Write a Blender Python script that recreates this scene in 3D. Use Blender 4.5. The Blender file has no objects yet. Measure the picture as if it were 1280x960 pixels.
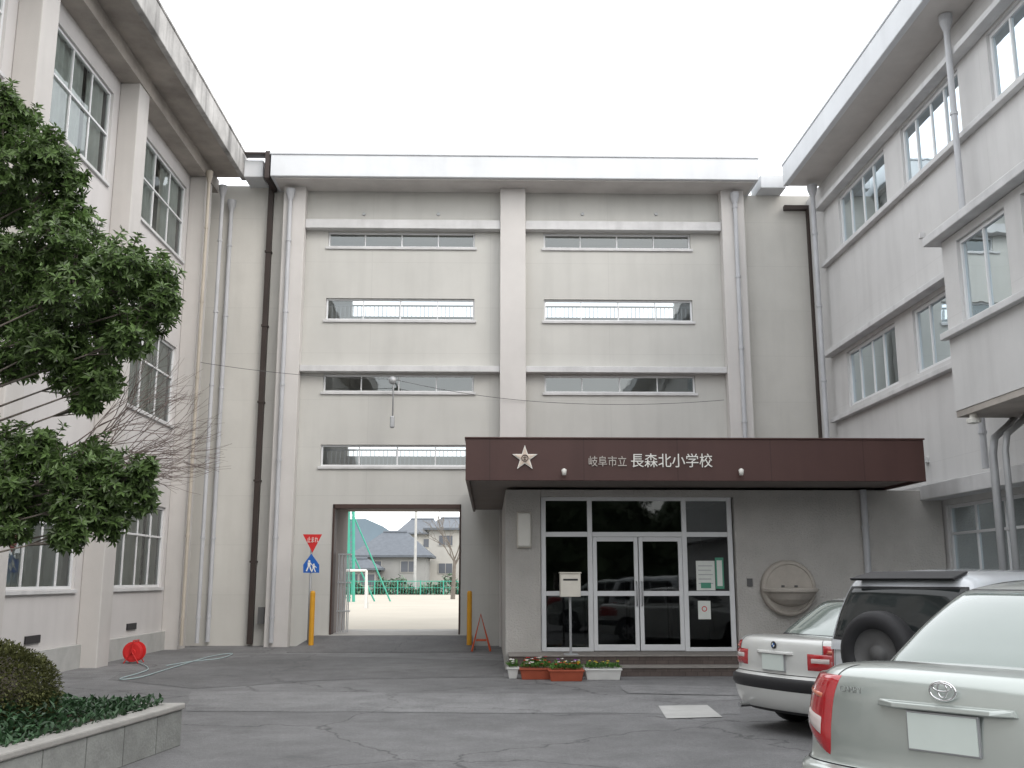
import bpy, math, random
from mathutils import Vector, Matrix
random.seed(11)
SC=bpy.context.scene
COL=SC.collection
R=math.radians
PI=math.pi
# ---------------------------------------------------------------- camera model
FPX=1260.0; HC=1.6; PITCH=R(10.96); YAW=R(1.27)
FV=Vector((math.sin(YAW)*math.cos(PITCH),math.cos(YAW)*math.cos(PITCH),math.sin(PITCH)))
RV=Vector((math.cos(YAW),-math.sin(YAW),0))
UV=RV.cross(FV)
O=Vector((0,0,HC))
def ray(px,py): return FV+RV*((px-640)/FPX)+UV*((480-py)/FPX)
def onY(px,py,Y):
    d=ray(px,py); p=O+d*(Y/d.y); return p.x,p.z
def onX(px,py,X):
    d=ray(px,py); p=O+d*(X/d.x); return p.y,p.z
def onZ(px,py,Z=0.0):
    d=ray(px,py); p=O+d*((Z-HC)/d.z); return p.x,p.y
cam=bpy.data.cameras.new('camera'); co=bpy.data.objects.new('camera',cam); COL.objects.link(co)
cam.sensor_width=36; cam.lens=36*FPX/1280; cam.clip_end=5000; cam.clip_start=0.05
co.location=O; co.rotation_euler=(PI/2+PITCH,0,-YAW); SC.camera=co
SC.view_settings.view_transform='Standard'; SC.view_settings.look='None'; SC.view_settings.exposure=0
# ---------------------------------------------------------------- materials
def newmat(name):
    m=bpy.data.materials.new(name); m.use_nodes=True
    nt=m.node_tree; return m,nt,nt.nodes['Principled BSDF']
def mat(name,col,rough=.8,var=.1,scale=1.5,bump=.1,bscale=60,metal=0,streak=0,joints=None,spec=.3,obj=False,coat=0,island=0,trans=0):
    m,nt,b=newmat(name); N=nt.nodes; L=nt.links
    if obj: t=N.new('ShaderNodeTexCoord'); pos=t.outputs['Object']
    else: t=N.new('ShaderNodeNewGeometry'); pos=t.outputs['Position']
    n=N.new('ShaderNodeTexNoise'); n.inputs['Scale'].default_value=scale; n.inputs['Detail'].default_value=7; n.inputs['Roughness'].default_value=.62
    L.new(pos,n.inputs['Vector'])
    mr=N.new('ShaderNodeMapRange'); mr.inputs[1].default_value=.25; mr.inputs[2].default_value=.75
    mr.inputs[3].default_value=1-var; mr.inputs[4].default_value=1+var*.6
    L.new(n.outputs['Fac'],mr.inputs[0]); fac=mr.outputs[0]
    def mul(a,bb):
        q=N.new('ShaderNodeMath'); q.operation='MULTIPLY'; L.new(a,q.inputs[0]); L.new(bb,q.inputs[1]); return q.outputs[0]
    if streak:
        mp=N.new('ShaderNodeMapping'); mp.inputs['Scale'].default_value=(3.2,3.2,.30); L.new(pos,mp.inputs['Vector'])
        n2=N.new('ShaderNodeTexNoise'); n2.inputs['Scale'].default_value=1.0; n2.inputs['Detail'].default_value=6; L.new(mp.outputs[0],n2.inputs['Vector'])
        m2=N.new('ShaderNodeMapRange'); m2.inputs[1].default_value=.48; m2.inputs[2].default_value=.80; m2.inputs[3].default_value=1; m2.inputs[4].default_value=1-streak
        L.new(n2.outputs['Fac'],m2.inputs[0]); fac=mul(fac,m2.outputs[0])
    if joints:
        sp=N.new('ShaderNodeSeparateXYZ'); L.new(pos,sp.inputs[0]); cb=N.new('ShaderNodeCombineXYZ')
        L.new(sp.outputs[joints[3]],cb.inputs[0]); L.new(sp.outputs[2],cb.inputs[1])
        br=N.new('ShaderNodeTexBrick'); br.inputs['Scale'].default_value=1; br.offset=joints[4] if len(joints)>4 else 0
        br.inputs['Brick Width'].default_value=joints[0]; br.inputs['Row Height'].default_value=joints[1]
        br.inputs['Mortar Size'].default_value=.012 if len(joints)<6 else joints[5]; br.inputs['Mortar Smooth'].default_value=.6
        br.inputs['Color1'].default_value=(1,1,1,1); c2=1-.02 if len(joints)<6 else .8; br.inputs['Color2'].default_value=(c2,c2,c2,1)
        g=1-joints[2]; br.inputs['Mortar'].default_value=(g,g,g,1); L.new(cb.outputs[0],br.inputs['Vector'])
        fac=mul(fac,br.outputs['Color'])
    if island:
        gi=N.new('ShaderNodeNewGeometry'); m3=N.new('ShaderNodeMapRange'); m3.inputs[3].default_value=1-island; m3.inputs[4].default_value=1+island
        L.new(gi.outputs['Random Per Island'],m3.inputs[0]); fac=mul(fac,m3.outputs[0])
    vm=N.new('ShaderNodeVectorMath'); vm.operation='SCALE'; vm.inputs[0].default_value=col[:3]; L.new(fac,vm.inputs['Scale'])
    L.new(vm.outputs[0],b.inputs['Base Color'])
    b.inputs['Roughness'].default_value=rough; b.inputs['Metallic'].default_value=metal; b.inputs['Specular IOR Level'].default_value=spec
    b.inputs['Coat Weight'].default_value=coat; b.inputs['Coat Roughness'].default_value=.05
    if bump:
        nb=N.new('ShaderNodeTexNoise'); nb.inputs['Scale'].default_value=bscale; nb.inputs['Detail'].default_value=4; L.new(pos,nb.inputs['Vector'])
        bp=N.new('ShaderNodeBump'); bp.inputs['Strength'].default_value=bump; bp.inputs['Distance'].default_value=.02
        L.new(nb.outputs['Fac'],bp.inputs['Height']); L.new(bp.outputs[0],b.inputs['Normal'])
    if trans:
        tr=N.new('ShaderNodeBsdfTranslucent'); L.new(vm.outputs[0],tr.inputs['Color']); mx=N.new('ShaderNodeMixShader'); mx.inputs[0].default_value=trans
        L.new(b.outputs[0],mx.inputs[1]); L.new(tr.outputs[0],mx.inputs[2]); L.new(mx.outputs[0],N['Material Output'].inputs['Surface'])
    return m
def glass(name,tint=(.75,.8,.78),refl=.12,gc=(.80,.84,.84),bm=.06):
    m,nt,b=newmat(name); N=nt.nodes; L=nt.links; N.remove(b)
    tr=N.new('ShaderNodeBsdfTransparent'); tr.inputs[0].default_value=(*tint,1)
    gl=N.new('ShaderNodeBsdfGlossy'); gl.inputs['Roughness'].default_value=.02; gl.inputs[0].default_value=(*gc,1)
    nb=N.new('ShaderNodeTexNoise'); nb.inputs['Scale'].default_value=1.3; bp=N.new('ShaderNodeBump'); bp.inputs['Strength'].default_value=bm; bp.inputs['Distance'].default_value=.05
    g=N.new('ShaderNodeNewGeometry'); L.new(g.outputs['Position'],nb.inputs['Vector']); L.new(nb.outputs['Fac'],bp.inputs['Height']); L.new(bp.outputs[0],gl.inputs['Normal'])
    fr=N.new('ShaderNodeFresnel'); fr.inputs[0].default_value=1.5
    ad=N.new('ShaderNodeMath'); ad.operation='ADD'; ad.inputs[1].default_value=refl; ad.use_clamp=True; L.new(fr.outputs[0],ad.inputs[0])
    mx=N.new('ShaderNodeMixShader'); L.new(ad.outputs[0],mx.inputs[0]); L.new(tr.outputs[0],mx.inputs[1]); L.new(gl.outputs[0],mx.inputs[2])
    L.new(mx.outputs[0],N['Material Output'].inputs['Surface']); return m
M={}
M['wallC']=mat('centre_wall_paint',(.55,.545,.515),.85,.09,.6,.12,50,streak=.08,joints=(3.1,1.22,.08,0))
M['colC']=mat('centre_column_paint',(.60,.58,.56),.8,.08,.9,.1,50,streak=.07)
M['wallL']=mat('left_wing_paint',(.60,.58,.57),.85,.08,.7,.12,50,streak=.07)
M['pierL']=mat('left_pier_paint',(.55,.53,.51),.85,.09,.9,.12,50,streak=.08)
M['wallR']=mat('right_wing_paint',(.60,.597,.59),.85,.08,.7,.12,50,streak=.10,joints=(3.2,1.9,.07,1))
M['conn']=mat('connector_paint',(.60,.588,.55),.85,.1,.6,.12,50,streak=.09,joints=(9,1.22,.08,0))
M['white']=mat('white_coping_paint',(.66,.68,.70),.7,.07,1.5,.08,40,streak=.06)
M['stained']=mat('stained_concrete',(.50,.49,.475),.9,.42,1.3,.3,30,streak=.6)
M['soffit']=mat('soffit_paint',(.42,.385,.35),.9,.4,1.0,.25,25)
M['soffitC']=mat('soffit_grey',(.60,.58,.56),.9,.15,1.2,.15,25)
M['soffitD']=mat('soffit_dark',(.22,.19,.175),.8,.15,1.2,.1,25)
M['alu']=mat('aluminium_frame',(.72,.73,.74),.45,.04,2,0,metal=.08,spec=.5)
M['darkfr']=mat('dark_frame',(.12,.12,.12),.5,.05)
M['sill']=mat('sill_concrete',(.62,.62,.62),.8,.14,2,.15,50,streak=.15)
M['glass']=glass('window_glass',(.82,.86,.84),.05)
M['glassR']=glass('right_wing_glass',(.50,.54,.56),.03,(.66,.74,.78))  # darker blue-grey glass of the right wing windows
M['glassC']=glass('corridor_glass',(.66,.70,.71),.12)
M['glassD']=glass('entrance_glass',(.20,.21,.22),.02,(.75,.78,.78),.02)
M['curtain']=mat('pale_curtain',(.74,.76,.73),.9,.15,2,0,trans=.3)
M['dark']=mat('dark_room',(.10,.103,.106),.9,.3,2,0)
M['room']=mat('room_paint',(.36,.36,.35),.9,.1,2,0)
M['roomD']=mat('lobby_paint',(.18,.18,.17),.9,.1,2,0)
M['pipe']=mat('grey_drainpipe',(.50,.51,.53),.5,.12,2,0,streak=.12)
M['pipeb']=mat('beige_drainpipe',(.50,.45,.38),.55,.15,2,0,streak=.2)
M['piped']=mat('dark_brown_pipe',(.05,.038,.034),.5,.2,2,0)
M['brown']=mat('brown_canopy_metal',(.082,.043,.038),.45,.10,1.2,.03,20,streak=.15,joints=(1.6,5,.3,0))
M['brown2']=mat('brown_frame',(.07,.045,.038),.6,.15,2,.05)
M['stucco']=mat('rough_stucco',(.49,.475,.45),.95,.13,1.5,1.0,30,streak=.06)
M['gold']=mat('pale_star_metal',(.68,.57,.48),.5,.06,4,0)
M['letter']=mat('pale_letters',(.80,.79,.74),.4,.03,4,0)
M['letter2']=mat('dull_letters',(.50,.46,.42),.5,.05,4,0)
M['tile']=mat('brown_step_tile',(.12,.095,.085),.7,.2,8,.1,40,joints=(.2,.075,.45,0,.5,.006))
M['tread']=mat('grey_step_tread',(.28,.26,.24),.8,.2,6,.1,40)
M['conc']=mat('concrete',(.40,.39,.37),.9,.2,2.5,.25,40)
M['pale']=mat('pale_concrete',(.46,.46,.445),.9,.15,3,.2,40)
M['lampw']=mat('milky_lamp_cover',(.72,.71,.66),.4,.04,3,0)
M['postw']=mat('cream_metal',(.66,.63,.56),.5,.08,5,0)
M['paper']=mat('paper',(.72,.75,.71),.8,.05,8,0)
M['green']=mat('green_paper',(.10,.32,.22),.8,.05,8,0)
M['terra']=mat('terracotta_plastic',(.36,.085,.045),.6,.12,6,.05)
M['wplastic']=mat('white_plastic',(.66,.66,.64),.5,.06,6,0)
M['leafB']=mat('small_plant_leaves',(.10,.22,.05),.6,.3,8,0,island=.5,trans=.25)
M['flR']=mat('red_petals',(.55,.03,.03),.6,.1,8,0); M['flY']=mat('yellow_petals',(.75,.55,.05),.6,.1,8,0); M['flW']=mat('white_petals',(.8,.78,.75),.6,.1,8,0); M['flP']=mat('violet_petals',(.25,.06,.35),.6,.1,8,0)
M['soil']=mat('soil',(.09,.065,.045),.95,.3,6,.5,40)
M['red']=mat('red_paint',(.62,.03,.03),.45,.1,4,0); M['blue']=mat('blue_sign_paint',(.02,.12,.45),.45,.05,4,0)
M['yellow']=mat('orange_yellow_paint',(.66,.33,.03),.5,.1,6,0)
M['ored']=mat('orange_red_paint',(.55,.10,.04),.5,.12,6,0)
M['metal']=mat('grey_steel',(.42,.43,.44),.45,.1,3,0,metal=.3)
M['black']=mat('black_rubber',(.024,.024,.026),.6,.15,8,.05)
M['blackp']=mat('black_plastic',(.03,.03,.032),.45,.1,8,0)
M['stone']=mat('carved_pale_stone',(.47,.435,.39),.9,.16,4,.4,60)
M['sclad']=mat('pale_wall_panels',(.34,.35,.335),.9,.3,3,.4,30,joints=(.62,1.3,.6,1,.0,.010))
M['bark']=mat('grey_bark',(.17,.15,.13),.9,.3,8,.5,40); M['twig']=mat('grey_brown_twig',(.20,.165,.15),.9,.3,8,.2)
M['leafD']=mat('evergreen_leaves',(.10,.165,.050),.42,.3,1.2,0,island=.6,trans=.30,spec=.5)
M['leafG']=mat('groundcover_leaves',(.045,.10,.045),.45,.3,1.5,0,island=.5,trans=.15,spec=.5)
M['leafO']=mat('olive_shrub_leaves',(.115,.125,.045),.6,.3,3,0,island=.5,trans=.15)
M['leafH']=mat('far_hedge_leaves',(.13,.19,.13),.7,.3,.5,0,island=.4)
M['leafW']=mat('street_tree_leaves',(.05,.07,.035),.7,.3,.5,0,island=.4)
M['netg']=mat('green_net_steel',(.06,.34,.25),.5,.1,3,0)
M['roofT']=mat('hazed_roof_tiles',(.12,.135,.155),.6,.2,3,.2,12)  # dark tiles lightened, distance haze is put into the colour
M['hwall']=mat('house_plaster',(.44,.43,.40),.85,.12,.8,.1); M['hwall2']=mat('grey_house_plaster',(.32,.32,.31),.85,.12,.8,.1)
M['hwin']=mat('far_window',(.12,.13,.15),.2,.1,2,0)
M['sand']=mat('sandy_ground',(.42,.385,.325),.95,.10,.25,.15,20)
M['earth']=mat('distant_ground',(.16,.16,.13),.95,.2,.2,.2,10)
M['hill']=mat('hazy_hill',(.13,.17,.20),1,.15,.02,0)
M['hose']=mat('pale_hose',(.36,.45,.46),.5,.1,4,0)
def asphalt(nm='asphalt',k=1.0,cr=.5):
    m,nt,b=newmat(nm); N=nt.nodes; L=nt.links
    g=N.new('ShaderNodeNewGeometry'); pos=g.outputs['Position']
    def noise(s,d=6,r=.6):
        n=N.new('ShaderNodeTexNoise'); n.inputs['Scale'].default_value=s; n.inputs['Detail'].default_value=d; n.inputs['Roughness'].default_value=r; L.new(pos,n.inputs['Vector']); return n
    def mr(i,a,bb,c,d):
        q=N.new('ShaderNodeMapRange'); q.inputs[1].default_value=a; q.inputs[2].default_value=bb; q.inputs[3].default_value=c; q.inputs[4].default_value=d; L.new(i,q.inputs[0]); return q.outputs[0]
    def mul(a,c):
        q=N.new('ShaderNodeMath'); q.operation='MULTIPLY'; L.new(a,q.inputs[0]); L.new(c,q.inputs[1]); return q.outputs[0]
    f=mul(mr(noise(.35).outputs['Fac'],.3,.7,.76,1.18),mr(noise(2.2).outputs['Fac'],.3,.7,.84,1.14))
    f=mul(f,mr(noise(90,2).outputs['Fac'],.3,.7,.70,1.30))
    f=mul(f,mr(noise(22,3).outputs['Fac'],.3,.7,.88,1.12))
    nz=noise(1.1,5); vm=N.new('ShaderNodeVectorMath'); vm.operation='MULTIPLY_ADD'; L.new(nz.outputs['Color'],vm.inputs[0]); vm.inputs[1].default_value=(.9,.9,.9); L.new(pos,vm.inputs[2])
    v=N.new('ShaderNodeTexVoronoi'); v.feature='DISTANCE_TO_EDGE'; v.inputs['Scale'].default_value=.30; L.new(vm.outputs[0],v.inputs['Vector'])
    f=mul(f,mr(v.outputs['Distance'],0.0,.008,cr,1))
    f=mul(f,mr(noise(1.0,3).outputs['Fac'],.60,.72,1,.74))
    s=N.new('ShaderNodeVectorMath'); s.operation='SCALE'; s.inputs[0].default_value=(.178*k,.178*k,.180*k); L.new(f,s.inputs['Scale']); L.new(s.outputs[0],b.inputs['Base Color'])
    b.inputs['Roughness'].default_value=.82; b.inputs['Specular IOR Level'].default_value=.35
    bp=N.new('ShaderNodeBump'); bp.inputs['Strength'].default_value=.5; bp.inputs['Distance'].default_value=.012; L.new(noise(110,3).outputs['Fac'],bp.inputs['Height']); L.new(bp.outputs[0],b.inputs['Normal'])
    return m
M['asphalt']=asphalt()
M['asp2']=asphalt('patched_asphalt',1.20,.7); M['asp3']=asphalt('damp_asphalt',.80,.7)
# ---------------------------------------------------------------- mesh builder
OFF={}
class MB:
    def __init__(s): s.v=[]; s.f=[]
    def add(s,vs,fs):
        o=len(s.v); s.v+= [Vector(v) for v in vs]; s.f+=[tuple(o+i for i in f) for f in fs]
    def quad(s,a,b,c,d): s.add([a,b,c,d],[(0,1,2,3)])
    def hexa(s,c):
        s.add(c,[(0,3,2,1),(4,5,6,7),(0,1,5,4),(1,2,6,5),(2,3,7,6),(3,0,4,7)])
    def box(s,x0,x1,y0,y1,z0,z1):
        s.hexa([(x0,y0,z0),(x1,y0,z0),(x1,y1,z0),(x0,y1,z0),(x0,y0,z1),(x1,y0,z1),(x1,y1,z1),(x0,y1,z1)])
    def pbox(s,P,u0,u1,v0,v1,d0,d1):
        s.hexa([P(u0,v0,d0),P(u1,v0,d0),P(u1,v0,d1),P(u0,v0,d1),P(u0,v1,d0),P(u1,v1,d0),P(u1,v1,d1),P(u0,v1,d1)])
    def tube(s,pts,r,seg=8,cap=True):
        pts=[Vector(p) for p in pts]; n=len(pts); rs=r if isinstance(r,(list,tuple)) else [r]*n
        o=len(s.v); prev=None
        for i,p in enumerate(pts):
            t=(pts[min(i+1,n-1)]-pts[max(i-1,0)]); 
            if t.length<1e-9: t=Vector((0,0,1))
            t.normalize()
            if prev is None:
                a=Vector((0,0,1)) if abs(t.z)<.9 else Vector((1,0,0)); x=t.cross(a).normalized()
            else:
                x=(prev-t*prev.dot(t)); x=x.normalized() if x.length>1e-6 else t.orthogonal().normalized()
            prev=x; y=t.cross(x)
            for k in range(seg):
                a=2*PI*k/seg; s.v.append(p+(x*math.cos(a)+y*math.sin(a))*rs[i])
        for i in range(n-1):
            for k in range(seg):
                a=o+i*seg+k; b=o+i*seg+(k+1)%seg; s.f.append((a,b,b+seg,a+seg))
        if cap:
            s.f.append(tuple(o+k for k in range(seg))[::-1]); s.f.append(tuple(o+(n-1)*seg+k for k in range(seg)))
    def lathe(s,prof,axis_o,ax='z',seg=24,arc=(0,2*PI)):
        o=len(s.v); full=abs(arc[1]-arc[0]-2*PI)<1e-6; ns=seg if full else seg+1
        A=Vector(axis_o)
        for (r,h) in prof:
            for k in range(ns):
                a=arc[0]+(arc[1]-arc[0])*k/seg; c,d=r*math.cos(a),r*math.sin(a)
                s.v.append(A+(Vector((c,d,h)) if ax=='z' else Vector((c,h,d)) if ax=='y' else Vector((h,c,d))))
        for i in range(len(prof)-1):
            for k in range(seg):
                k2=(k+1)%ns if full else k+1
                s.f.append((o+i*ns+k,o+i*ns+k2,o+(i+1)*ns+k2,o+(i+1)*ns+k))
    def prism(s,pts2,P,d0,d1):
        n=len(pts2); o=len(s.v)
        for d in (d0,d1):
            for (u,v) in pts2: s.v.append(Vector(P(u,v,d)))
        s.f.append(tuple(o+i for i in range(n))); s.f.append(tuple(o+n+i for i in range(n))[::-1])
        for i in range(n): s.f.append((o+i,o+(i+1)%n,o+n+(i+1)%n,o+n+i))
    def build(s,name,m,parent=None,bevel=0,smooth=False):
        me=bpy.data.meshes.new(name)
        off=OFF.get(parent.name,Vector()) if parent else Vector()
        me.from_pydata([v-off for v in s.v],[],s.f); me.update()
        me.materials.append(m); o=bpy.data.objects.new(name,me); COL.objects.link(o)
        if parent: o.parent=parent; OFF[o.name]=off
        if smooth:
            for p in me.polygons: p.use_smooth=True
        if bevel:
            b=o.modifiers.new('bevel','BEVEL'); b.width=bevel; b.segments=2; b.limit_method='ANGLE'; b.angle_limit=R(40)
        return o
def thing(name,label,cat,loc=(0,0,0),group=None,kind=None):
    o=bpy.data.objects.new(name,None); COL.objects.link(o); o.location=loc; o['label']=label; o['category']=cat; o.empty_display_size=.2
    if group: o['group']=group
    OFF[o.name]=Vector(loc); return o
def tag(o,label,cat,group=None,kind=None):
    o['label']=label; o['category']=cat
    if group: o['group']=group
    if kind: o['kind']=kind
    return o
def struct(mb,name,m,label=None):
    o=mb.build(name,m); o['kind']='structure'; o['label']=label or name.replace('_',' '); o['category']=name.split('_')[-1]; return o
def centre(o):
    me=o.data; c=sum((v.co for v in me.vertices),Vector())/len(me.vertices); c.z=min(v.co.z for v in me.vertices)
    me.transform(Matrix.Translation(-c)); o.location=c; return o
def wall(mb,P,u0,u1,v0,v1,ops,depth):
    us=sorted({u0,u1,*[a for o in ops for a in o[:2]]}); vs=sorted({v0,v1,*[a for o in ops for a in o[2:4]]})
    for i in range(len(us)-1):
        for j in range(len(vs)-1):
            cu=(us[i]+us[i+1])/2; cv=(vs[j]+vs[j+1])/2
            if any(o[0]<cu<o[1] and o[2]<cv<o[3] for o in ops): continue
            mb.quad(P(us[i],vs[j],0),P(us[i+1],vs[j],0),P(us[i+1],vs[j+1],0),P(us[i],vs[j+1],0))
    for (a,b,c,d) in [o[:4] for o in ops]:
        mb.quad(P(a,c,0),P(b,c,0),P(b,c,depth),P(a,c,depth)); mb.quad(P(a,d,0),P(b,d,0),P(b,d,depth),P(a,d,depth))
        mb.quad(P(a,c,0),P(a,d,0),P(a,d,depth),P(a,c,depth)); mb.quad(P(b,c,0),P(b,d,0),P(b,d,depth),P(b,c,depth))
def window(parent,P,u0,u1,v0,v1,cols=2,rows=(),fw=.045,d=.09,gl='glass',fm='alu',interior=True,curtain=0,sill=.06,depth=.9,bars=False,colpos=None):
    m=MB(); e=.002
    a,b,c,f=u0+e,u1-e,v0+e,v1-e
    m.pbox(P,a,b,c,c+fw,d,d+.06); m.pbox(P,a,b,f-fw,f,d,d+.06)
    m.pbox(P,a,a+fw,c+fw,f-fw,d,d+.06); m.pbox(P,b-fw,b,c+fw,f-fw,d,d+.06)
    cp=colpos or [i/cols for i in range(1,cols)]
    for i,t in enumerate(cp):
        w=fw*(.62 if (i%2==0) else .8); x=u0+(u1-u0)*t; m.pbox(P,x-w/2,x+w/2,c+fw,f-fw,d+.003+.01*(i%2),d+.05)
    for t in rows:
        z=v0+(v1-v0)*t; m.pbox(P,a+fw,b-fw,z-fw*.4,z+fw*.4,d-.004,d+.045)
    w=m.build('window',M[fm],parent,bevel=.004)
    g=MB(); g.quad(P(a+fw*.5,c+fw*.5,d+.035),P(b-fw*.5,c+fw*.5,d+.035),P(b-fw*.5,f-fw*.5,d+.035),P(a+fw*.5,f-fw*.5,d+.035)); g.build('pane',M[gl],w)
    if sill:
        s=MB(); s.pbox(P,u0-.05,u1+.05,v0-sill,v0-.003,-.05,d-.005); s.build('sill',M['sill'],w,bevel=.006)
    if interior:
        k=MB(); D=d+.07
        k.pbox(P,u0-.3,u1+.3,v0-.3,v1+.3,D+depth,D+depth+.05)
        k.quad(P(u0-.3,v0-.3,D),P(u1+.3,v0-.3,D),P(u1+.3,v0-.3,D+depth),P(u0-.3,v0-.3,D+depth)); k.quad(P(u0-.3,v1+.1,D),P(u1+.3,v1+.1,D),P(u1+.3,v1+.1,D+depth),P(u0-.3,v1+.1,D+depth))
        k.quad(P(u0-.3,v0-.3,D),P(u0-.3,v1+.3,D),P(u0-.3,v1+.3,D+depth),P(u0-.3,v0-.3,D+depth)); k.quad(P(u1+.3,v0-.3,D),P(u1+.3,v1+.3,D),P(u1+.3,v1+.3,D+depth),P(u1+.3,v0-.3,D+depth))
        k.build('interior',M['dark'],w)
    if curtain:
        for (ua,ub) in curtain:
            k=MB(); x0=u0+(u1-u0)*ua; x1=u0+(u1-u0)*ub; n=max(8,int((x1-x0)/.035)); ph=random.random()*6
            pr=[]
            for i in range(n+1):
                t=i/n; dd=d+.13+.035*math.sin(t*n*.9+ph)+.02*math.sin(t*n*.31+ph); pr.append((x0+(x1-x0)*t,dd))
            for i in range(n): k.quad(P(pr[i][0],v0-.1,pr[i][1]),P(pr[i+1][0],v0-.1,pr[i+1][1]),P(pr[i+1][0],v1+.05,pr[i+1][1]),P(pr[i][0],v1+.05,pr[i][1]))
            k.build('curtain',M['curtain'],w,smooth=True)
    if bars:
        k=MB(); n=int((u1-u0)/.11)
        for i in range(n+1):
            x=u0+(u1-u0)*i/n; k.pbox(P,x-.009,x+.009,v0-.3,v0+(v1-v0)*.8,d+.3,d+.318)
        k.pbox(P,u0-.1,u1+.1,v0+(v1-v0)*.8,v0+(v1-v0)*.8+.04,d+.29,d+.33); k.build('railing',M['metal'],w)
    return w
def pipe(parent,x,y,z0,z1,r=.055,m='pipe',hopper=True):
    b=MB(); b.tube([(x,y,z0),(x,y,z1)],r,12)
    z=z0+.6
    while z<z1-.3:
        b.tube([(x,y,z-.025),(x,y,z+.025)],r*1.28,12); z+=1.9
    if hopper: b.lathe([(r,z1-.32),(r*2.1,z1-.12),(r*2.2,z1),(0,z1)],(x,y,0),'z',14)
    return b.build('drainpipe',M[m],parent)
# ---------------------------------------------------------------- key planes
YF=25.2; YR=25.42; YC=25.55; XL=-7.2; XLW=-7.6; XR=8.5
# ---------------------------------------------------------------- ground
m=MB(); m.quad((-1500,-600,-.02),(1500,-600,-.02),(1500,2500,-.02),(-1500,2500,-.02)); struct(m,'ground',M['earth'])
m=MB(); m.quad((-60,-30,0),(60,-30,0),(60,28.1,0),(-60,28.1,0)); struct(m,'asphalt_courtyard',M['asphalt'],'worn grey asphalt courtyard')
m=MB(); m.box(-60,60,28.12,92,-.1,.27); struct(m,'playground_ground',M['sand'],'pale sandy school playground beyond the passage')
ox0=onY(413,700,YF)[0]; ox1=onY(575,700,YF)[0]; oz=onY(500,630,YF)[1]
m=MB(); m.box(ox0-.3,ox1+.3,YF-.05,28.115,-.05,.268); struct(m,'passage_floor',M['conc'])
rx0=onY(392,800,YF)[0]; rx1=onY(590,800,YF)[0]
m=MB(); 
m.hexa([(rx0-.25,YF-2.0,.0),(rx1+.1,YF-2.0,.0),(rx1,YF-.052,.0),(rx0,YF-.052,.0),(rx0-.25,YF-2.0,.012),(rx1+.1,YF-2.0,.012),(rx1,YF-.052,.262),(rx0,YF-.052,.262)]); struct(m,'ramp',M['asp3'],'asphalt ramp up to the passage')
def poly(name,pts,z,mt,label=None):
    m=MB(); q=[onZ(*p) for p in pts]
    w=[]
    for i in range(len(q)):
        a,b=Vector(q[i]),Vector(q[(i+1)%len(q)]); n=max(1,int((b-a).length/.5)) if mt!='pale' else 1
        for k in range(n):
            p=a.lerp(b,k/n); 
            if k: p+=Vector((random.uniform(-.03,.03),random.uniform(-.05,.05)))
            w.append((p.x,p.y,z))
    m.add(w,[tuple(range(len(w)))]); return struct(m,name,M[mt],label)
poly('worn_strip_path',[(240,864),(925,870),(925,893),(232,889)],.004,'asp2','paler worn strip across the asphalt')
poly('damp_patch_path',[(150,842),(335,818),(630,826),(630,846),(420,850),(240,861),(135,850)],.004,'asp3','dark damp asphalt patch along the building')
poly('utility_cover_path',[(823,883),(884,882),(903,897),(833,899)],.009,'pale','pale square concrete cover in the asphalt')
poly('apron_path',[(775,857),(930,859),(930,870),(785,867)],.008,'asp2','pale concrete apron before the steps')
# ---------------------------------------------------------------- CENTRE BLOCK
PC=lambda u,v,d:(u,YR+d,v)
cb=thing('school_block','grey three-storey central school block with narrow window strips and a drive-through passage','school building',(-1.0,YF,0))
cxl0=onY(349,400,YF)[0]; cxl1=onY(377,400,YF)[0]; cxm0=onY(625,400,YF)[0]; cxm1=onY(657,400,YF)[0]; cxr0=onY(906,400,YF)[0]; cxr1=onY(935,400,YF)[0]
rows=[]
wL=(onY(407,390,YR)[0],onY(593,390,YR)[0]); wR=(onY(680,390,YR)[0],onY(866,390,YR)[0])
for (ya,yb) in ((290,309),(373,400),(468,490),(556,583)):
    zt=onY(500,ya,YR)[1]; zb=onY(500,yb,YR)[1]; rows.append((zb,zt))
ops=[]
for i,(zb,zt) in enumerate(rows):
    ops.append((wL[0],wL[1],zb,zt)); ops.append((wR[0],wR[1],zb,zt))
ops.append((ox0,ox1,-.02,oz))
TOP=11.74
m=MB(); wall(m,PC,cxl0,cxr1,-.02,TOP,ops,.16)
m.box(cxl0,ox0-.05,27.9,28.1,-.02,TOP); m.box(ox1+.05,cxr1,27.9,28.1,-.02,4.9)
m.build('wall',M['wallC'],cb)
PB=lambda u,v,d:(u,27.9+d,v)
m=MB(); wall(m,PB,ox0-.049,cxr1,oz+.02,TOP,[(wL[0]+.3,wL[1],4.95,6.7),(wR[0],wR[1],4.95,6.7),(wL[0]+.3,wL[1],8.95,10.4),(wR[0],wR[1],8.95,10.4)],.2)
m.build('rear_wall',M['room'],cb)
for (z0,z1) in ((3.62,3.9),(7.25,7.55),(10.95,11.2)): m=MB(); m.box(cxl0+.01,cxr1-.01,YR+.17,27.89,z0,z1); m.build('floor_slab',M['room'],cb)
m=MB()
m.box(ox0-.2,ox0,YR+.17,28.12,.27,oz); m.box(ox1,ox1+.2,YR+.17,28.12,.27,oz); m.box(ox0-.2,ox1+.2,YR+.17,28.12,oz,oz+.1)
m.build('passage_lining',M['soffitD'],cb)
m=MB()
m.box(ox0-.01,ox0+.04,YR-.03,YR+.4,.27,oz); m.box(ox1-.03,ox1+.01,YR-.03,YR+.4,.27,oz); m.box(ox0-.01,ox1+.01,YR-.03,YR+.4,oz-.10,oz+.01); m.build('passage_frame',M['brown2'],cb,bevel=.01)
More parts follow.
